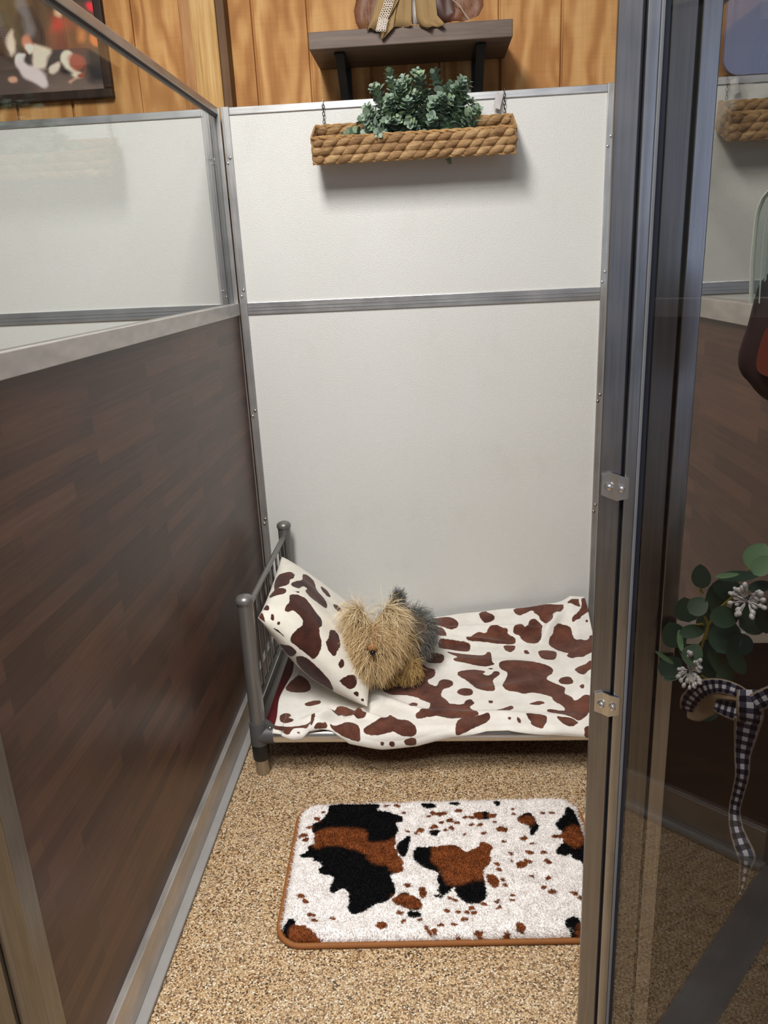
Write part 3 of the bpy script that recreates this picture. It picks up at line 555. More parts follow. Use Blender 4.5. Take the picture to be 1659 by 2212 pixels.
def make_basket(x0, x1, label, tagside, hooks, plant_name=None):
    r = thing('woven_basket', label, 'basket', None)
    ca, sa = math.cos(math.radians(24)), math.sin(math.radians(24))
    def pt(x, d, h):   # d forwards from the back, h up from the basket floor (tilted forwards)
        bz, by = 1.713, -.018
        return Vector((x, by - d * ca + (-h) * sa * .55 + .03 * 0, bz - d * sa + h * ca))
    D_, H_ = .115, .074
    nF = (Vector((0, -ca, -sa)) - Vector((0, 0, 0))).normalized()
    for (nm, d, nn) in (('front_wall', D_, nF), ('back_wall', 0, nF)):
        m = MB(); L = x1 - x0; c = round(L / .037)
        for i, hh in enumerate((.012, .034, .058)):
            strand_row(m, pt(x0, d, hh), pt(x1, d, hh), c, .0275, .0118, .0105, .36, nn, .5 * (i % 2))
        q = [pt(x0, d, .004), pt(x1, d, .004), pt(x1, d, .068), pt(x0, d, .068)]
        m.prism([p + nn * .002 for p in q], tuple(-nn * .004)); m.build(nm, wk, r, True)
    for x in (x0, x1):
        m = MB()
        for hh in (.012, .034, .058): strand_row(m, pt(x, 0, hh), pt(x, D_, hh), 3, .022, .0125, .006, .25, (1, 0, 0))
        q = [pt(x, 0, .004), pt(x, D_, .004), pt(x, D_, .068), pt(x, 0, .068)]; m.prism([p + Vector((-.002, 0, 0)) for p in q], (.004, 0, 0))
        m.build('end_wall', wk, r, True)
    q = [pt(x0, 0, .004), pt(x1, 0, .004), pt(x1, D_, .004), pt(x0, D_, .004)]
    MB().prism(q, (0, 0, -.004)).build('floor_panel', wk, r)
    m = MB()
    for hh, rr_ in ((.072, .0058), (.002, .005)):
        loop = [pt(x0, 0, hh), pt(x0, D_, hh), pt(x1, D_, hh), pt(x1, 0, hh), pt(x0, 0, hh)]
        for a, b in zip(loop, loop[1:]):
            k = max(2, int((b - a).length / .012))
            for off in (0, math.pi):
                pp = []
                for i in range(k + 1):
                    q = a.lerp(b, i / k); ph = i * 1.15 + off; pp.append(q + Vector((0, math.cos(ph), math.sin(ph))) * .0026)
                m.tube(pp, rr_ * .62, 6)
    m.build('rope_rim', wk2, r, True)
    for hx in hooks:
        m = MB(); pp = [(hx, .030, 1.842), (hx, .029, 1.8535), (hx, .01, 1.8545), (hx, -.008, 1.8535), (hx, -.010, 1.842)]
        m.tube(pp, .0016, 6)
        z = 1.842; k = 0
        while z > 1.792:
            ring = []
            for i in range(9):
                a = 2 * math.pi * i / 8; e = Vector((0, 0, 0)); e[k % 2] = math.cos(a) * .0036
                ring.append((hx + e.x, -.0115 + e.y, z - .0055 + math.sin(a) * .0065))
            m.tube(ring, .0011, 5); z -= .0105; k += 1
        m.build('hook', wire, r, True)
    if tagside:
        hx = hooks[-1]; s = tagside
        q = [(hx + s * .004, -.014, 1.835), (hx + s * .022, -.016, 1.846), (hx + s * .034, -.020, 1.806), (hx + s * .014, -.021, 1.797)]
        q = [(hx - s * 0 + (v[0] - hx) , v[1], v[2]) for v in q]
        MB().prism(q, (0, -.0008, 0)).build('tag', simple('grey_card', (196, 190, 188), .6), r)
    return r, pt
bk, bpt = make_basket(.262, .842, 'long woven basket of greenery hanging on the back panel above the bed', -1, (.2865, .8215))
make_basket(1.432, 2.01, 'woven basket hung in the next stall, behind the glass door at upper right', 1, (1.459,))

# eucalyptus in the basket
def leaf(m, c, d, n, l, w, fold=.15, seg=8, tip=1.0):
    d = Vector(d).normalized(); n = Vector(n); s = d.cross(n)
    if s.length < 1e-4: s = d.cross(Vector((.3, .5, .8)))
    s.normalize(); n = s.cross(d).normalized(); c = Vector(c)
    vs = [c]; 
    top = []; bot = []
    for i in range(1, seg):
        t_ = i / seg; wv_ = math.sin(math.pi * t_ ** .85) ** (.62 * tip); p = c + d * (l * t_) + n * (fold * l * .35 * (t_ * t_))
        top.append(p + s * (w * .5 * wv_) + n * (fold * w * wv_)); bot.append(p - s * (w * .5 * wv_) + n * (fold * w * wv_)); vs.append(p)
    vs.append(c + d * l + n * (fold * l * .35)); k0 = len(vs)
    vs += top; k1 = len(vs); vs += bot
    fs = []
    for i in range(seg - 2):
        fs.append((1 + i, 2 + i, k0 + i + 1, k0 + i)); fs.append((1 + i, k1 + i, k1 + i + 1, 2 + i))
    fs += [(0, 1, k0), (0, k1, 1), (seg - 1, seg, k0 + seg - 2), (seg - 1, k1 + seg - 2, seg)]
    m.add(vs, fs)
def leafmat(name, cols):
    t = NT(name); at_ = t.n('ShaderNodeNewGeometry'); rp = at_.outputs['Random Per Island']
    nz = t.noise(t.coord(), 60, 2); k = t.math('MULTIPLY_ADD', rp, .8, t.math('MULTIPLY', nz, .25))
    t.base(t.ramp(k, [(i / (len(cols) - 1), lin(c)) for i, c in enumerate(cols)]))
    m = t.set(.55, 0, .35); return m
M['euc'] = leafmat('dusty_eucalyptus', [(92, 112, 96), (122, 142, 124), (152, 170, 154), (126, 152, 122), (186, 206, 164)])
M['stem'] = simple('grey_green_stem', (108, 122, 100), .6)
pl = thing('eucalyptus_bunch', 'bunch of dusty green eucalyptus sprigs standing in the woven basket', 'plant')
ml, ms = MB(), MB()
base_x = lambda: rnd.uniform(.46, .66)
# tips given where the photograph shows sprig ends
tips = [(838, 148), (812, 182), (870, 165), (900, 150), (935, 152), (865, 190), (1000, 168), (975, 178), (1010, 195), (960, 190), (790, 228), (786, 250), (1020, 215), (1035, 232), (800, 270),
        (850, 205), (895, 200), (925, 195), (830, 235), (870, 235), (910, 240), (950, 225), (990, 225), (815, 290), (850, 283), (900, 275), (960, 262), (985, 250), (1000, 265), (880, 265), (835, 262), (940, 270), (1018, 262), (920, 215), (880, 215),
        (845, 175), (955, 205), (975, 210), (900, 255), (860, 255), (805, 245), (790, 285), (930, 250), (1005, 240), (742, 292), (1012, 275)]
tips += [(u + rnd.uniform(-14, 14), v + rnd.uniform(2, 22)) for (u, v) in tips[:20]]
for (u, v) in tips:
    d_ = rnd.uniform(.02, .13)
    T = on_y(u, v, -.03 - d_)
    bx = min(max(T.x + rnd.uniform(-.07, .07), .36), .76) if v < 235 else T.x + rnd.uniform(-.03, .03)
    bx = .60 + (bx - .60) * .75
    B = bpt(min(max(bx, .30), .80), rnd.uniform(.02, .09), .012)
    mid = B.lerp(T, .55) + Vector((rnd.uniform(-.02, .02), rnd.uniform(-.02, .015), .03 + .01 * rnd.random()))
    pp = [((1 - q) ** 2) * B + 2 * q * (1 - q) * mid + q * q * T for q in [i / 9 for i in range(10)]]
    ms.tube(pp, [.0017 - .0011 * i / 9 for i in range(10)], 5)
    L = sum((b - a).length for a, b in zip(pp, pp[1:])); n = max(6, int(L / .0105)); tw = rnd.random() * 6
    for i in range(n):
        q = .18 + .82 * i / (n - 1); a = pp[min(8, int(q * 9))]; b = pp[min(9, int(q * 9) + 1)]; fr = q * 9 - int(q * 9)
        p = a.lerp(b, min(1, fr)) if q < 1 else pp[-1]; dr = (b - a).normalized()
        sz = (.0235 if i < n - 3 else .0235 - .0042 * (i - n + 4)) * rnd.uniform(.75, 1.1)
        o1 = dr.orthogonal().normalized(); o2 = dr.cross(o1)
        for k in (0, 1):
            an = tw + i * 1.5 + math.pi * k; od = o1 * math.cos(an) + o2 * math.sin(an)
            dd = (od + dr * rnd.uniform(.25, .8)).normalized(); nn = (dr - od * .5 + Vector((0, -.3, .5)) + Vector([rnd.uniform(-.3, .3) for _ in range(3)])).normalized()
            leaf(ml, p + od * .002, dd, nn, sz, sz * rnd.uniform(.85, 1.0), .12, 6)
for (u0, v0, u1, v1) in ((965, 330, 972, 352), (955, 326, 950, 338)):
    a = on_y(u0, v0, -.055); b = on_y(u1, v1, -.055); ms.tube([a, b], .0012, 5)
    for i in range(6):
        p = a.lerp(b, i / 5); s = .012 - .001 * i
        for sg in (-1, 1): leaf(ml, p, (sg, 0, -.4), (0, -1, .3), s, s * .8, .1, 6)
ms.build('stems', M['stem'], pl, True); o = ml.build('foliage', M['euc'], pl, True)

# ---------------------------------------------------------------- burlap bow on the shelf
def strip(name, pts, widths, material, parent, side=(1, 0, 0), thick=.0015, crump=0, fray=0, uvs=None, seg=5, smooth=True, attrs=False):
    """a ribbon that follows pts (list of 3-D), widths across 'side'"""
    vs = []; n = len(pts); A = []
    dist = 0
    for i, p in enumerate(pts):
        p = Vector(p); s = Vector(side[i] if isinstance(side, list) else side)
        if i: dist += (p - Vector(pts[i - 1])).length
        for k in range(seg + 1):
            q = k / seg - .5; w = Vector((0, -math.cos(q * 9 + i * .7) * crump, math.sin(q * 23 + i) * crump * .3))
            if fray and i >= n - 1: w = w + Vector((rnd.uniform(-fray, fray), rnd.uniform(-fray, fray), rnd.uniform(-fray, fray * .6)))
            vs.append(p + s * (q * widths[i]) + w); A.append((q * widths[i], dist))
    o = mesh_np(name, vs, grid_faces(seg + 1, n), material, parent, smooth, {'ru': [a[0] for a in A], 'rv': [a[1] for a in A]} if attrs else None)
    md = o.modifiers.new('thickness', 'SOLIDIFY'); md.thickness = thick; md.offset = 0
    return o
t = NT('burlap'); v = t.coord()
w1 = t.n('ShaderNodeTexWave', bands_direction='X'); w1.inputs['Scale'].default_value = 190; t.l(v, w1.inputs['Vector']); w1.inputs['Distortion'].default_value = 1
w2 = t.n('ShaderNodeTexWave', bands_direction='Z'); w2.inputs['Scale'].default_value = 190; t.l(v, w2.inputs['Vector']); w2.inputs['Distortion'].default_value = 1
hh = t.math('MULTIPLY', w1.outputs['Fac'], w2.outputs['Fac']); t.base(t.mix(hh, lin((150, 120, 80)), lin((214, 184, 134)))); t.bump(hh, .6, .002); M['burlap'] = t.set(.85, 0, .15)
t = NT('open_mesh_ribbon'); v = t.coord((1, 1, 1)); t.base(t.mix(t.noise(v, 60, 3), lin((74, 40, 28)), lin((134, 80, 56)))); t.set(.5)
ck = t.n('ShaderNodeTexChecker'); ck.inputs['Scale'].default_value = 420; t.l(v, ck.inputs['Vector'])
t.l(t.math('MULTIPLY_ADD', ck.outputs['Fac'], .55, .30), t.b.inputs['Alpha']); M['mesh'] = t.m
M['lace'] = simple('white_lace', (226, 216, 204), .8)
bow = thing('burlap_bow', 'frayed burlap bow with white lace and brown mesh loops on the wooden shelf', 'bow')
def shp(pts, y): return [on_y(u, v, y) for u, v in pts]
strip('burlap_tail', shp([(852, -40), (838, 0), (822, 38), (806, 62)], -.150), [.055, .062, .052, .034], M['burlap'], bow, crump=.006, fray=.003)
strip('burlap_tail', shp([(872, -40), (868, 0), (866, 40), (866, 58)], -.141), [.05, .052, .058, .062], M['burlap'], bow, crump=.008, fray=.004)
strip('burlap_tail', shp([(905, -40), (918, 0), (922, 38), (932, 52), (942, 58)], -.148), [.048, .056, .056, .062, .04], M['burlap'], bow, crump=.008, fray=.005)
strip('burlap_tail', shp([(846, 2), (836, 60), (826, 84)], -.149), [.03, .036, .006], M['burlap'], bow, crump=.003)
# lace: rows of little loops along a tail
m = MB(); la = [on_y(u, v, -.159) for u, v in ((850, -40), (842, 0), (828, 40), (822, 68))]
path = []
for a, b in zip(la, la[1:]):
    for i in range(8): path.append(a.lerp(b, i / 8))
for p in path:
    for k in range(4):
        c = p + Vector(((k - 1.5) * .0065 + rnd.uniform(-.001, .001), rnd.uniform(-.001, 0), rnd.uniform(-.001, .001)))
        m.tube([c + Vector((math.cos(a) * .0032, -.0006 * math.sin(3 * a), math.sin(a) * .0036)) for a in [2 * math.pi * i / 8 for i in range(9)]], .0008, 5)
m.build('lace_trim', M['lace'], bow, True)
strip('mesh_loop', shp([(795, -40), (796, -5), (793, 20), (794, 45), (798, 66)], -.118), [.035, .066, .074, .066, .05], M['mesh'], bow, crump=.006)
strip('mesh_loop', shp([(1008, -40), (1008, -5), (1010, 18), (1002, 38), (990, 46)], -.112), [.07, .09, .085, .08, .05], M['mesh'], bow, crump=.006)
strip('mesh_loop', shp([(950, -40), (952, 0), (955, 30), (955, 48)], -.108), [.06, .06, .07, .07], simple('brown_satin', (74, 44, 32), .5), bow, crump=.006)
strip('satin_ribbon', shp([(892, -40), (892, 0), (893, 30), (899, 52)], -.130), [.02, .016, .018, .02], simple('grey_satin', (186, 176, 168), .35), bow, crump=.002)
MB().tube([tuple(on_y(u, v, -.128)) for u, v in ((970, -40), (978, 0), (993, 12), (1000, 24), (1008, 36), (1015, 44))], .0014, 6).build('wire', simple('pale_wire', (170, 150, 130), .5), bow, True)
MB().ball(tuple(on_y(890, -50, -.135)), .05, .028, .03, None, 14, 10).build('knot', M['burlap'], bow, True)

# ---------------------------------------------------------------- cot
r = thing('dog_cot', 'raised metal dog cot with a low rod headboard standing against the back panel', 'cot')
pm = metal('pewter_tube', (128, 126, 123), .36, (60, 60, 3), .1, .55); am = metal('satin_aluminium_rail', (222, 220, 216), .30, (2, 60, 60), .06)
cst = simple('grey_plastic_bracket', (78, 78, 78), .45, 0, .08); blk2 = simple('black_plastic_collar', (20, 20, 21), .4)
posts = ((.071, -.682), (.066, -.062)); rightp = ((1.062, -.682), (1.062, -.062))
for (x, y) in posts:
    MB().lathe((x, y, 0), [(.0212, .16), (.0212, .535)]).build('post', pm, r, True)
    MB().lathe((x, y, 0), [(.0216, .530), (.0222, .531), (.0222, .535), (.0245, .537), (.0248, .541), (.0238, .547), (.019, .553), (.010, .557), (.002, .5585)]).build('post_cap', pm, r, True)
for (x, y) in posts + rightp:
    MB().lathe((x, y, 0), [(.0190, 0), (.0198, .004), (.0198, .055)]).build('foot', metal('foot_tube', (176, 170, 160), .36), r, True)
    MB().lathe((x, y, 0), [(.0225, .050), (.0240, .053), (.0240, .098), (.0235, .1)]).build('collar', blk2, r, True)
    sx = 1 if x < .5 else -1; sy = 1 if y < -.3 else -1
    b = MB().lathe((x, y, 0), [(.0250, .100), (.0255, .102), (.0250, .168), (.0240, .171)])
    b.tube([(x, y, .127), (x + sx * .044, y, .127)], .0262, 16); b.tube([(x, y, .127), (x, y + sy * .044, .127)], .0262, 16)
    b.prism([(x + sx * .015, y - .010, .150), (x + sx * .045, y - .010, .150), (x + sx * .015, y - .010, .178)], (0, .02, 0))
    bb = b.build('corner_bracket', cst, r, True)
    MB().ball((x + sx * .036, y - .0 - .012, .155), .0042, None, None, None, 10, 8).build('bolt', M['chrome'], bb, True)
for y in (-.682, -.062): MB().tube([(.105, y, .127), (1.03, y, .127)], .0235, 20).build('side_rail', am, r, True)
for x in (.0685, 1.062): MB().tube([(x, -.645, .127), (x, -.1, .127)], .0235, 20).build('end_rail', pm, r, True)
MB().box(.076, 1.058, -.676, -.068, .139, .1445, .002).build('fabric_deck', simple('dark_red_vinyl', (92, 18, 26), .6), r)
MB().tube([(.070, -.670, .508), (.066, -.072, .508)], .0085, 12).build('headboard_top_bar', pm, r, True)
MB().tube([(.070, -.670, .212), (.066, -.072, .212)], .0065, 12).build('headboard_lower_bar', pm, r, True)
for k in range(9):
    y = -.62 + k * .0625; MB().tube([(.069, y, .212), (.069, y, .508)], .0038, 8).build('headboard_rod', pm, r, True)

# ---------------------------------------------------------------- cow-print cloth
def cowmat(name, wht, brn, nap):
    t = NT(name); a = attr(t, 'spot'); v = t.coord(); w = t.noise(v, 90, 3)
    e = t.math('ADD', a, t.math('MULTIPLY', t.math('SUBTRACT', w, .5), .006))
    f = t.n('ShaderNodeMapRange'); f.inputs['From Min'].default_value = -.0008; f.inputs['From Max'].default_value = .0008; t.l(e, f.inputs['Value'])
    n1 = t.noise(t.coord((1, 1, 1)), 16, 4, .65); n2 = t.noise(v, 260, 2)
    nn = t.math('MULTIPLY_ADD', n1, .8, t.math('MULTIPLY', n2, .2))
    B = t.ramp(nn, [(.35, lin(brn[0])), (.62, lin(brn[1]))]); Wc = t.ramp(nn, [(.3, lin(wht[0])), (.7, lin(wht[1]))])
    t.base(t.mix(f.outputs[0], Wc, B)); t.bump(t.math('MULTIPLY_ADD', n2, .4, n1), .25, .003)
    t.set(.85, 0, .15); t.b.inputs['Sheen Weight'].default_value = nap; t.b.inputs['Sheen Roughness'].default_value = .5; return t.m
nu, nv = 330, 250
us = np.linspace(.112, 1.100, nu); lens = blanket_len(us)
XX = np.repeat(us[None], nv, 0); TT = np.linspace(0, 1, nv)[:, None]
left_in = .0
SS = TT * lens[None]
Pp = blanket_pt(XX.ravel(), SS.ravel())
hemd = np.clip(1 - np.abs((lens[None] - SS).ravel() - .012) / .012, 0, 1) ** .5
Pp[:, 1] -= .0028 * hemd; Pp[:, 2] += .0010 * hemd
Pp[:, 0] += .006 * np.sin(SS.ravel() * 22) * (XX.ravel() < .14) 
spot = sdf(np.stack([XX.ravel(), SS.ravel()], 1), [[(a / 1000, b / 1000) for a, b in p] for p in BLANKET])
o = mesh_np('cow_print_blanket', Pp, grid_faces(nu, nv), cowmat('cow_plush', ((226, 220, 210), (246, 242, 234)), ((70, 38, 30), (112, 68, 52)), .25), None, True, {'spot': spot})
md = o.modifiers.new('thickness', 'SOLIDIFY'); md.thickness = .005; md.offset = 1
tag(o, 'brown and white cow-print plush blanket spread over the dog cot', 'blanket')
# pillow
na = 150
A_, B_ = np.meshgrid(np.linspace(0, 1, na), np.linspace(0, 1, na)); A_ = A_.ravel(); B_ = B_.ravel()
p1 = pillow_pt(A_, B_, 1); p2 = pillow_pt(A_, B_, -1)
def pcoord(a, b): return np.stack([a * .50, b * .45], 1)
s1 = sdf(pcoord(A_, B_), [[(a * .00050, b * .00045) for a, b in p] for p in PTOP]); s2 = sdf(pcoord(A_, B_), [[(a * .00050, b * .00045) for a, b in p] for p in PBOT])
f1 = grid_faces(na, na); f2 = [tuple(i + na * na for i in f[::-1]) for f in f1]
pil = mesh_np('cow_print_pillow', np.concatenate([p1, p2]), f1 + f2, cowmat('cow_plush_pillow', ((224, 218, 204), (243, 238, 226)), ((48, 24, 18), (84, 46, 36)), .2), None, True, {'spot': np.concatenate([s1, s2])})
bm = bmesh.new(); bm.from_mesh(pil.data); bmesh.ops.remove_doubles(bm, verts=bm.verts, dist=.0004); bmesh.ops.recalc_face_normals(bm, faces=bm.faces); bm.to_mesh(pil.data); bm.free()
pil.data.polygons.foreach_set('use_smooth', [True] * len(pil.data.polygons))
tag(pil, 'brown and white cow-print pillow leaning on the headboard of the cot', 'pillow')

# ---------------------------------------------------------------- plush terrier
dog = thing('plush_terrier', 'shaggy tan and grey toy terrier standing on the blanket beside the pillow', 'toy')
E_ = []   # ellipsoids: centre, radii, colour class
def ell(c, r_, k): E_.append((np.array(c, float), np.array(r_, float), k))
ell((.395, -.50, .315), (.062, .060, .060), 'head'); ell((.385, -.545, .278), (.036, .034, .030), 'muzzle')
ell((.352, -.478, .388), (.020, .013, .034), 'ear'); ell((.440, -.475, .382), (.021, .013, .036), 'ear')
ell((.445, -.41, .275), (.064, .068, .062), 'chest'); ell((.495, -.345, .268), (.068, .085, .064), 'saddle')
ell((.462, -.315, .350), (.013, .013, .045), 'tail')
ell((.425, -.478, .205), (.027, .028, .042), 'leg'); ell((.492, -.468, .205), (.027, .030, .042), 'leg')
ell((.520, -.315, .205), (.030, .034, .042), 'hind'); ell((.450, -.305, .205), (.028, .032, .042), 'hind')
m = MB()
for c, r_, k in E_: m.ball(tuple(c), *r_, None, 18, 12)
tan = simple('tan_plush', (150, 118, 78), .9, 0, .2, 60)
body = m.build('body', tan, dog, True)
md = body.modifiers.new('merge', 'REMESH'); md.mode = 'VOXEL'; md.voxel_size = .007; md.use_smooth_shade = True
gloss = simple('glossy_black_plastic', (10, 12, 14), .12)
npos = on_y(805, 1410, -.585)
MB().ball(tuple(npos), .0085, .008, .0075, None, 14, 10).build('nose', gloss, dog, True)
mz = Vector(npos) + Vector((-.001, .011, .010))
MB().ball(tuple(mz + Vector((0, .004, -.002))), .014, .005, .012, None, 14, 10).build('muzzle_bridge', simple('rust_plush', (164, 118, 72), .9, 0, .12, 80), dog, True)
# long hair
cls = {'head': ((170, 132, 84), (232, 208, 162), .060), 'muzzle': ((170, 136, 88), (230, 206, 160), .060), 'ear': ((176, 138, 90), (244, 226, 186), .075), 'chest': ((160, 126, 80), (224, 198, 150), .06),
       'saddle': ((56, 60, 66), (128, 128, 122), .052), 'tail': ((60, 64, 70), (120, 122, 122), .026), 'leg': ((160, 122, 70), (208, 176, 116), .034), 'hind': ((170, 130, 78), (206, 174, 118), .022)}
den = {'head': 3000, 'muzzle': 900, 'ear': 520, 'chest': 1500, 'saddle': 2600, 'tail': 900, 'leg': 700, 'hind': 600}
HV = []; HF = []; HC = []
for ei, (c, r_, k) in enumerate(E_):
    nn = int(den[k] * 1.7)
    q = NR.normal(size=(nn, 3)); q /= np.linalg.norm(q, axis=1)[:, None]; root = c + q * r_
    nrm = q / r_; nrm /= np.linalg.norm(nrm, axis=1)[:, None]
    keep = np.ones(nn, bool)
    for ej, (c2, r2, k2) in enumerate(E_):
        if ej != ei: keep &= (((root - c2) / r2) ** 2).sum(1) > .93
    keep &= root[:, 2] > .175
    for p, n in zip(root[keep], nrm[keep]):
        ca, cb, L = cls[k]
        # grey saddle at back and sides, tan on the flanks low down
        if k == 'saddle' and p[2] < .235 and NR.rand() < .8: ca, cb, L = cls['hind'][0], cls['hind'][1], .03
        if k == 'chest' and p[1] > -.41 and p[2] > .27: ca, cb, L = cls['saddle']
        if k in ('head', 'muzzle') and abs(p[0] - mz.x) < .008 and p[2] > npos.z - .004 and p[2] < npos.z + .014 and n[1] < -.5: continue
        L *= NR.uniform(.6, 1.15)
        f_ = NR.uniform(0, 1) ** .5; col = lc(ca) * (1 - f_) + lc(cb) * f_
        d = n + NR.normal(size=3) * .28
        if k in ('head', 'ear'):
            d = d + np.array([np.sign(p[0] - .397) * .9, -.3, .15 if k == 'ear' else .1])
        if k == 'muzzle': d = d + np.array([np.sign(p[0] - mz.x) * .5, -.1, -.5])
        d /= np.linalg.norm(d); g = {'tail': .15, 'ear': .8, 'saddle': .9}.get(k, 1.15)
        S = 6; pos = p.copy(); pts = [pos.copy()]; curl = NR.normal(size=3) * .75
        for s_ in range(S):
            d = d + np.array([0, 0, -g]) * (.22 + .1 * s_ * .5) + curl * .16; d /= np.linalg.norm(d); pos = pos + d * L / S
            if pos[2] < .168: pos[2] = .168 + .002 * NR.rand()
            pts.append(pos.copy())
        wd = np.cross(d, NR.normal(size=3)); wd /= np.linalg.norm(wd) + 1e-9; base_i = len(HV)
        for i, a in enumerate(pts):
            w = .00058 * (1 - i / S) ** .7 + .0001
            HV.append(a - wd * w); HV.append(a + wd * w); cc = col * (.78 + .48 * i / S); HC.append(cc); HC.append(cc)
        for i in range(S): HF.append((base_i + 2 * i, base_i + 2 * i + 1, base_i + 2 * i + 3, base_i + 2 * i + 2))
t = NT('long_plush_hair'); t.base(attr(t, 'col', True)); M['hair'] = t.set(.5, 0, .3)
mesh_np('hair', HV, HF, M['hair'], dog, True, {'col': np.array(HC)})['kind'] = 'stuff'

# ---------------------------------------------------------------- rug
rug = thing('cowhide_rug', 'fluffy black, rust and white cowhide-pattern mat on the floor before the cot', 'rug')
RX0, RX1, RY0, RY1, RR, RZ = .219, .938, -1.268, -.833, .052, .025
RC, RA = np.array([.575, -1.0575]), math.radians(2.0)
def rrot(p):
    q = np.asarray(p, float) - RC; c_, s_ = math.cos(RA), math.sin(RA); return np.stack([q[..., 0] * c_ - q[..., 1] * s_, q[..., 0] * s_ + q[..., 1] * c_], -1) + RC
def rr_out(ins, n=10):
    pts = []
    for (cx, cy, a0) in ((RX1 - RR, RY1 - RR, 0), (RX0 + RR, RY1 - RR, 90), (RX0 + RR, RY0 + RR, 180), (RX1 - RR, RY0 + RR, 270)):
        for k in range(n + 1):
            a = math.radians(a0 + 90 * k / n); pts.append((cx + (RR - ins) * math.cos(a), cy + (RR - ins) * math.sin(a)))
    return pts
pts = rrot(rr_out(-.005)); brd = [(p[0], p[1], .0062) for p in pts]; brd.append(brd[0])
MB().tube(brd, .0062, 10, False).build('bound_edge', simple('rust_brown_binding', (142, 88, 40), .75, 0, .12, 60), rug, True)
MB().prism([(p[0], p[1], .0005) for p in rrot(rr_out(-.004))], (0, 0, .008)).build('backing', simple('rust_backing', (120, 74, 36), .8), rug)
RD = [[(a / 1000, b / 1000) for a, b in p] for p in RDARK]; RB = [[(a / 1000, b / 1000) for a, b in p] for p in RBRN]; SP = []
for (a, b, k) in SPECK:
    w_ = .0040 * k / 10 + .0010; ang = rnd.uniform(-.5, .5); n = 8
    SP.append([(a / 1000 + (math.cos(q) * w_ * 1.5 * math.cos(ang) - math.sin(q) * w_ * .8 * math.sin(ang)) * rnd.uniform(.75, 1.2), b / 1000 + (math.cos(q) * w_ * 1.5 * math.sin(ang) + math.sin(q) * w_ * 1.1 * math.cos(ang)) * rnd.uniform(.75, 1.2)) for q in [2 * math.pi * i / n for i in range(n)]])
def rr_d(p):   # inside distance of the rounded rectangle
    hx, hy = (RX1 - RX0) / 2, (RY1 - RY0) / 2; q = np.abs(p - np.array([(RX0 + RX1) / 2, (RY0 + RY1) / 2])) - np.array([hx - RR, hy - RR])
    return RR - (np.linalg.norm(np.maximum(q, 0), axis=1) + np.minimum(q.max(1), 0))
gx_, gy_ = 330, 200
GX, GY = np.meshgrid(np.linspace(RX0, RX1, gx_), np.linspace(RY0, RY1, gy_)); G = np.stack([GX.ravel(), GY.ravel()], 1)
dI = rr_d(G)
def height(p, d): 
    e = np.clip(d / .022, 0, 1); return .004 + (RZ - .004) * np.sqrt(np.clip(1 - (1 - e) ** 2, 0, 1)) + .0012 * np.sin(p[:, 0] * 60 + 3 * np.sin(p[:, 1] * 40)) * np.sin(p[:, 1] * 70)
hz_ = height(G, dI); GL = G; G = rrot(G)
dark = np.maximum(sdf(G, RD, 1), sdf(G, SP)); brn = np.maximum(sdf(G, RB, 1), sdf(G, SP) + .002)
okv = dI >= 0
F = [f for f in grid_faces(gx_, gy_) if all(okv[i] for i in f)]
PV = np.stack([G[:, 0], G[:, 1], hz_], 1)
nb = 90000
root = np.stack([NR.uniform(RX0, RX1, nb), NR.uniform(RY0, RY1, nb)], 1); d = rr_d(root); kk = d > .001; root = root[kk]; d = d[kk]
rz = height(root, d); root = rrot(root); lean = NR.normal(size=(len(root), 2)) * .0022 + np.array([.0010, -.0022]); ed = np.clip(1 - d / .02, 0, 1)[:, None]
cen = np.array([(RX0 + RX1) / 2, (RY0 + RY1) / 2]); outw = root - cen; outw /= np.linalg.norm(outw, axis=1)[:, None]
tipp = np.stack([root[:, 0], root[:, 1], rz + NR.uniform(.0025, .0065, len(root))], 1); tipp[:, :2] += lean + outw * ed * .006
wv2 = NR.normal(size=(len(root), 2)); wv2 /= np.linalg.norm(wv2, axis=1)[:, None]; wv2 *= .0008
a_ = np.stack([root[:, 0] - wv2[:, 0], root[:, 1] - wv2[:, 1], rz - .001], 1); b_ = np.stack([root[:, 0] + wv2[:, 0], root[:, 1] + wv2[:, 1], rz - .001], 1)
bd = np.maximum(sdf(root, RD, 1), sdf(root, SP)); bb = np.maximum(sdf(root, RB, 1), sdf(root, SP) + .002)
base_n = len(PV); nr = len(root)
V = np.concatenate([PV, a_, b_, tipp]); AD = np.concatenate([dark, bd, bd, bd]); AB = np.concatenate([brn, bb, bb, bb])
F += [(base_n + i, base_n + nr + i, base_n + 2 * nr + i) for i in range(nr)]
t = NT('cowhide_pile'); v = t.coord(); w = t.math('MULTIPLY', t.math('SUBTRACT', t.noise(v, 110, 4, .7), .5), .018)
def stepf(x, a, b):
    f = t.n('ShaderNodeMapRange'); f.inputs['From Min'].default_value = a; f.inputs['From Max'].default_value = b; f.interpolation_type = 'SMOOTHSTEP'; t.l(x, f.inputs['Value']); return f.outputs[0]
fd = stepf(t.math('ADD', attr(t, 'dark'), w), -.0015, .0015); fb = stepf(t.math('ADD', attr(t, 'brn'), w), -.008, .006)
n1 = t.noise(v, 40, 3)
Wc = t.ramp(n1, [(.3, lin((232, 226, 222))), (.7, lin((250, 246, 243)))]); Bc = t.ramp(n1, [(.3, lin((104, 54, 26))), (.7, lin((146, 82, 44)))])
t.base(t.mix(fd, Wc, t.mix(fb, lin((12, 11, 13)), Bc))); M['pile'] = t.set(.85, 0, .12)
mesh_np('pile', V, F, M['pile'], rug, False, {'dark': AD, 'brn': AB})

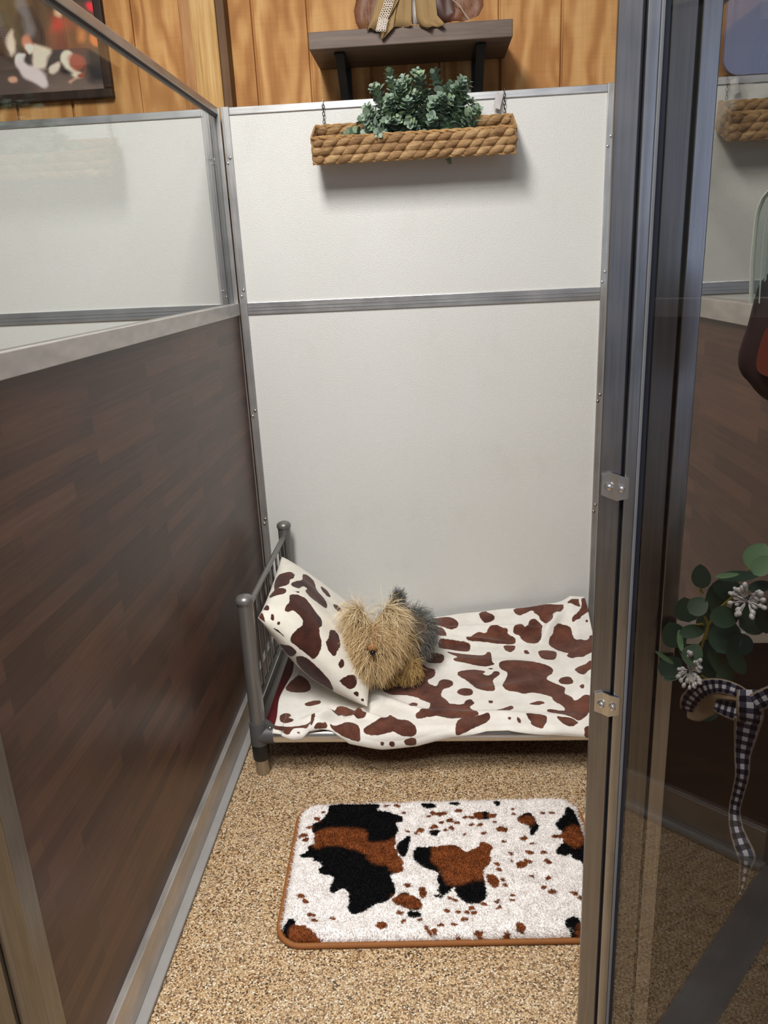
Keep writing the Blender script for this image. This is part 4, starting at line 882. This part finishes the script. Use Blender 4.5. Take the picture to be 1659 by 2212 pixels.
# ---------------------------------------------------------------- what hangs on the far side of the glass door
def dpt(u, v, off): return on_plane(u, v, DP + DN * off, DN)
wr = thing('eucalyptus_wreath', 'round green wreath with white berries and gingham bow on the glass door', 'wreath')
M['wleaf'] = leafmat('wreath_leaf', [(24, 40, 33), (34, 55, 45), (42, 66, 54), (58, 84, 62)])
M['wleaf2'] = simple('bright_wreath_leaf', (92, 124, 92), .5, 0, .15)
M['wstem'] = simple('yellow_green_twig', (140, 132, 62), .6)
to_cam = lambda p: (Vector(CAM_LOC) - p).normalized()
CR, CU = Vector(CAM_R), Vector(CAM_U)
def wleaf(m, u, v, ru, rv, ang, off, tilt=0, tip=1.0, fold=.1):
    """leaf seen centred at (u, v), half length ru and half width rv in photo pixels"""
    p = dpt(u, v, off); dist = (p - Vector(CAM_LOC)).dot(Vector(CAM_F)); k = dist / F_PX
    a = math.radians(ang); d = CR * math.cos(a) + CU * math.sin(a); n = (to_cam(p) + Vector((rnd.uniform(-.35, .35), 0, rnd.uniform(-.2, .3)))).normalized()
    leaf(m, p - d * ru * k, d, n, 2 * ru * k, 2 * rv * k, fold, 10, tip)
m = MB()
for a in [(1483, 1317, 28, 26, 100, .050), (1455, 1371, 30, 27, 110, .055), (1496, 1364, 30, 15, 10, .036), (1544, 1297, 38, 22, 95, .052), (1564, 1333, 32, 24, 0, .040), (1567, 1376, 38, 35, 60, .048),
          (1569, 1272, 34, 24, 160, .056), (1594, 1245, 48, 12, 3, .05), (1497, 1414, 26, 22, 60, .030), (1589, 1424, 38, 16, 120, .05), (1556, 1436, 42, 16, 130, .054), (1564, 1470, 32, 18, 100, .056),
          (1448, 1440, 28, 24, 40, .056), (1523, 1545, 28, 14, 0, .060), (1627, 1343, 32, 30, 20, .048), (1655, 1335, 34, 22, 90, .044), (1642, 1267, 28, 13, 10, .036), (1458, 1459, 26, 10, 20, .058), (1515, 1245, 27, 20, 95, .042),
          (1508, 1310, 24, 21, 40, .034), (1530, 1345, 26, 24, 80, .058), (1600, 1390, 30, 22, 150, .058), (1530, 1400, 34, 24, 70, .060), (1610, 1310, 34, 26, 30, .060), (1475, 1400, 10, 26, 0, .032), (1520, 1450, 34, 20, 110, .062), (1690, 1300, 40, 30, 60, .05), (1720, 1400, 40, 30, 100, .05), (1700, 1480, 36, 26, 60, .05)]:
    wleaf(m, *a)
m.build('dark_leaves', M['wleaf'], wr, True)
m = MB(); wleaf(m, 1637, 1203, 33, 29, 60, .034); wleaf(m, 1645, 1222, 26, 20, 50, .028); wleaf(m, 1570, 1243, 27, 6, 6, .032); wleaf(m, 1435, 1420, 26, 5, 145, .034); wleaf(m, 1469, 1385, 7, 24, 0, .03)
m.build('pale_leaves', M['wleaf2'], wr, True)
m = MB()
for pts in ([(1618, 1232), (1625, 1222)], [(1512, 1272), (1518, 1282)], [(1522, 1330), (1530, 1352), (1524, 1380)], [(1492, 1352), (1520, 1348)], [(1510, 1400), (1500, 1440)], [(1600, 1275), (1560, 1310), (1530, 1350), (1515, 1400), (1505, 1450)], [(1600, 1275), (1660, 1262), (1720, 1290), (1740, 1360), (1720, 1440), (1660, 1500), (1580, 1500), (1515, 1460)]):
    m.tube([tuple(dpt(u, v, .045)) for u, v in pts], .0017, 6)
m.build('twig_ring', M['wstem'], wr, True)
for (cu, cv, ru, rv, nb_) in ((1615, 1297, 40, 37, 44), (1490, 1448, 28, 42, 46)):
    m = MB(); cpt = dpt(cu, cv, .030)
    for i in range(nb_):
        a = rnd.random() * 6.283; q = math.sqrt(rnd.random()); u = cu + math.cos(a) * ru * q; v = cv + math.sin(a) * rv * q
        p = dpt(u, v, .024 + .01 * (1 - q)); e = .0026 * rnd.uniform(.75, 1.1)
        dd = (p - cpt).normalized() if (p - cpt).length > 1e-4 else Vector((0, 0, 1)); Q = dd.to_track_quat('Z', 'Y').to_matrix()
        m.ball(tuple(p), e, e, e * 1.35, Q, 8, 7); m.tube([tuple(cpt.lerp(p, .3)), tuple(p)], .0006, 4)
    m.build('berry_cluster', simple('white_berry', (196, 196, 202), .35, 0, .05), wr, True)
# gingham ribbon: three tones of a woven check
t = NT('gingham'); ru_ = attr(t, 'ru'); rv_ = attr(t, 'rv')
def band(x, off): return t.math('GREATER_THAN', t.math('FRACT', t.math('ADD', t.math('MULTIPLY', x, 1 / .0125), off)), .5)
s_ = t.math('MULTIPLY', t.math('ADD', band(ru_, 10.25), band(rv_, 0)), .5)
chk = t.ramp(s_, [(0, lin((186, 188, 200))), (.4, lin((62, 64, 84))), (.8, lin((16, 17, 30)))], 'CONSTANT')
ge = t.n('ShaderNodeNewGeometry')
edge_ = t.math('GREATER_THAN', t.math('ABSOLUTE', ru_), .0098)
t.base(t.mix(edge_, chk, lin((132, 120, 108)))); M['ging'] = t.set(.8, 0, .1)
M['rback'] = simple('tan_ribbon_back', (150, 126, 104), .8)
def ribbon(name, path, offs, widths, parent, horiz=True, mat_=None):
    pts = [dpt(u, v, o) for (u, v), o in zip(path, offs)]; fine = []; wf = []; n = len(pts)
    for i in range(n - 1):   # Catmull-Rom
        p0, p1, p2, p3 = pts[max(i - 1, 0)], pts[i], pts[i + 1], pts[min(i + 2, n - 1)]
        for j in range(6):
            q = j / 6; fine.append(.5 * (2 * p1 + (p2 - p0) * q + (2 * p0 - 5 * p1 + 4 * p2 - p3) * q * q + (3 * p1 - p0 - 3 * p2 + p3) * q ** 3)); wf.append(widths[i] * (1 - q) + widths[i + 1] * q)
    fine.append(pts[-1]); wf.append(widths[-1]); sd = []
    for i in range(len(fine)):
        d = (fine[min(i + 1, len(fine) - 1)] - fine[max(i - 1, 0)]).normalized(); c = to_cam(fine[i]); s = d.cross(c).normalized(); sd.append(tuple(s))
    k = (fine[0] - Vector(CAM_LOC)).dot(Vector(CAM_F)) / F_PX
    vs = []; ru_l = []; rv_l = []; dist = 0; seg = 8
    for i, p in enumerate(fine):
        if i: dist += (p - fine[i - 1]).length
        for j in range(seg + 1):
            q = j / seg - .5; vs.append(p + Vector(sd[i]) * (q * wf[i] * k) + to_cam(p) * (.0022 * math.cos(q * 3.1))); ru_l.append(q * .0245); rv_l.append(dist)
    o = mesh_np(name, vs, grid_faces(seg + 1, len(fine)), mat_ or M['ging'], parent, True, {'ru': ru_l, 'rv': rv_l})
    mdf = o.modifiers.new('thickness', 'SOLIDIFY'); mdf.thickness = .0008; mdf.offset = 0; return o
ribbon('bow_loop', [(1612, 1505), (1585, 1490), (1550, 1482), (1515, 1490), (1490, 1515), (1484, 1535)], [.026, .022, .024, .03, .036, .042], [26, 30, 34, 44, 44, 30], wr)
ribbon('bow_loop_inside', [(1484, 1537), (1505, 1538), (1535, 1525), (1560, 1512), (1600, 1525)], [.042, .05, .052, .048, .03], [24, 40, 34, 44, 30], wr, True, M['rback'])
ribbon('bow_loop_lower', [(1545, 1522), (1575, 1532), (1605, 1538), (1625, 1530)], [.032, .026, .022, .02], [30, 40, 44, 40], wr)
ribbon('bow_knot', [(1618, 1490), (1620, 1515), (1620, 1545), (1618, 1562)], [.022, .018, .018, .022], [46, 54, 54, 46], wr)
ribbon('bow_loop', [(1630, 1520), (1660, 1505), (1700, 1495), (1735, 1515), (1745, 1545)], [.02, .022, .024, .03, .036], [40, 40, 44, 44, 36], wr)
ribbon('bow_tail', [(1616, 1555), (1610, 1590), (1604, 1630), (1603, 1674), (1595, 1711), (1587, 1748), (1590, 1786), (1602, 1823), (1612, 1848), (1610, 1873), (1605, 1910), (1596, 1935)],
       [.022, .026, .03, .03, .034, .036, .034, .03, .028, .03, .032, .034], [56, 46, 34, 29, 26, 24, 30, 38, 40, 24, 18, 7], wr)
# clear acrylic holder
h = thing('acrylic_holder', 'clear acrylic holder with a rounded top on the glass door, above the wreath', 'holder')
pr = [(1619, 655), (1622, 560), (1631, 470), (1636, 450), (1645, 428), (1660, 410), (1700, 402), (1780, 402), (1780, 650)]
pl_ = [dpt(u, v, .012) for u, v in pr]
MB().prism([tuple(p) for p in pl_], tuple(DN * .004)).build('front_sheet', M['acrylic'], h)
m = MB(); m.tube([tuple(p + DN * .002) for p in pl_[:-1]], .0021, 8); m.tube([tuple(dpt(u, v, .024)) for u, v in ((1650, 655), (1656, 560), (1668, 440))], .0012, 6)
m.tube([tuple(dpt(u, v, .016)) for u, v in ((1640, 655), (1646, 560), (1655, 470))], .0006, 6)
m.build('polished_edge', M['acrylic_edge'], h, True)
# dark pouch
q = thing('dark_pouch', 'dark plum pouch with a reddish centre hanging at the right edge of the glass door', 'pouch')
ol = [(1662, 585), (1646, 640), (1634, 690), (1618, 735), (1609, 765), (1608, 795), (1618, 818), (1636, 836), (1655, 862), (1700, 880), (1760, 850), (1780, 780), (1760, 690), (1730, 620), (1700, 580)]
m = MB(); ol = [tuple(q_) for q_ in chaikin(ol)]; cc = sum((dpt(u, v, .036) for u, v in ol), Vector()) / len(ol); pts = [dpt(u, v, .036) for u, v in ol]
vs = []; fs = []; n = len(pts); prof = [(1, 0), (.97, -.006), (.86, -.013), (.6, -.018), (.3, -.02)]
for (s, o_) in prof + [(.3, .02), (.6, .018), (.86, .013), (.97, .006)]:
    for p in pts: vs.append(cc + (p - cc) * s + DN * o_)
L_ = len(prof)
for i in range(L_ - 1):
    for k in range(n): fs.append((i * n + k, i * n + (k + 1) % n, (i + 1) * n + (k + 1) % n, (i + 1) * n + k))
fs.append(tuple((L_ - 1) * n + k for k in range(n)))
for i in range(L_, 2 * L_ - 2):
    for k in range(n): fs.append((i * n + k, i * n + (k + 1) % n, (i + 1) * n + (k + 1) % n, (i + 1) * n + k))
fs.append(tuple(L_ * n + k for k in range(n)))
for k in range(n): fs.append(((2 * L_ - 2) * n + k, (2 * L_ - 2) * n + (k + 1) % n, (k + 1) % n, k))
m.add(vs, fs).build('body', simple('plum_cloth', (58, 42, 46), .7, 0, .25, 40), q, True)
m = MB(); pts2 = [(1660, 700), (1645, 730), (1634, 775), (1634, 800), (1650, 812), (1690, 820), (1730, 790), (1730, 720), (1700, 690)]
m.prism([tuple(dpt(u, v, .0125)) for u, v in chaikin(pts2)], tuple(DN * .003)).build('red_panel', simple('rust_red_cloth', (120, 60, 48), .6, 0, .6, 50), q)
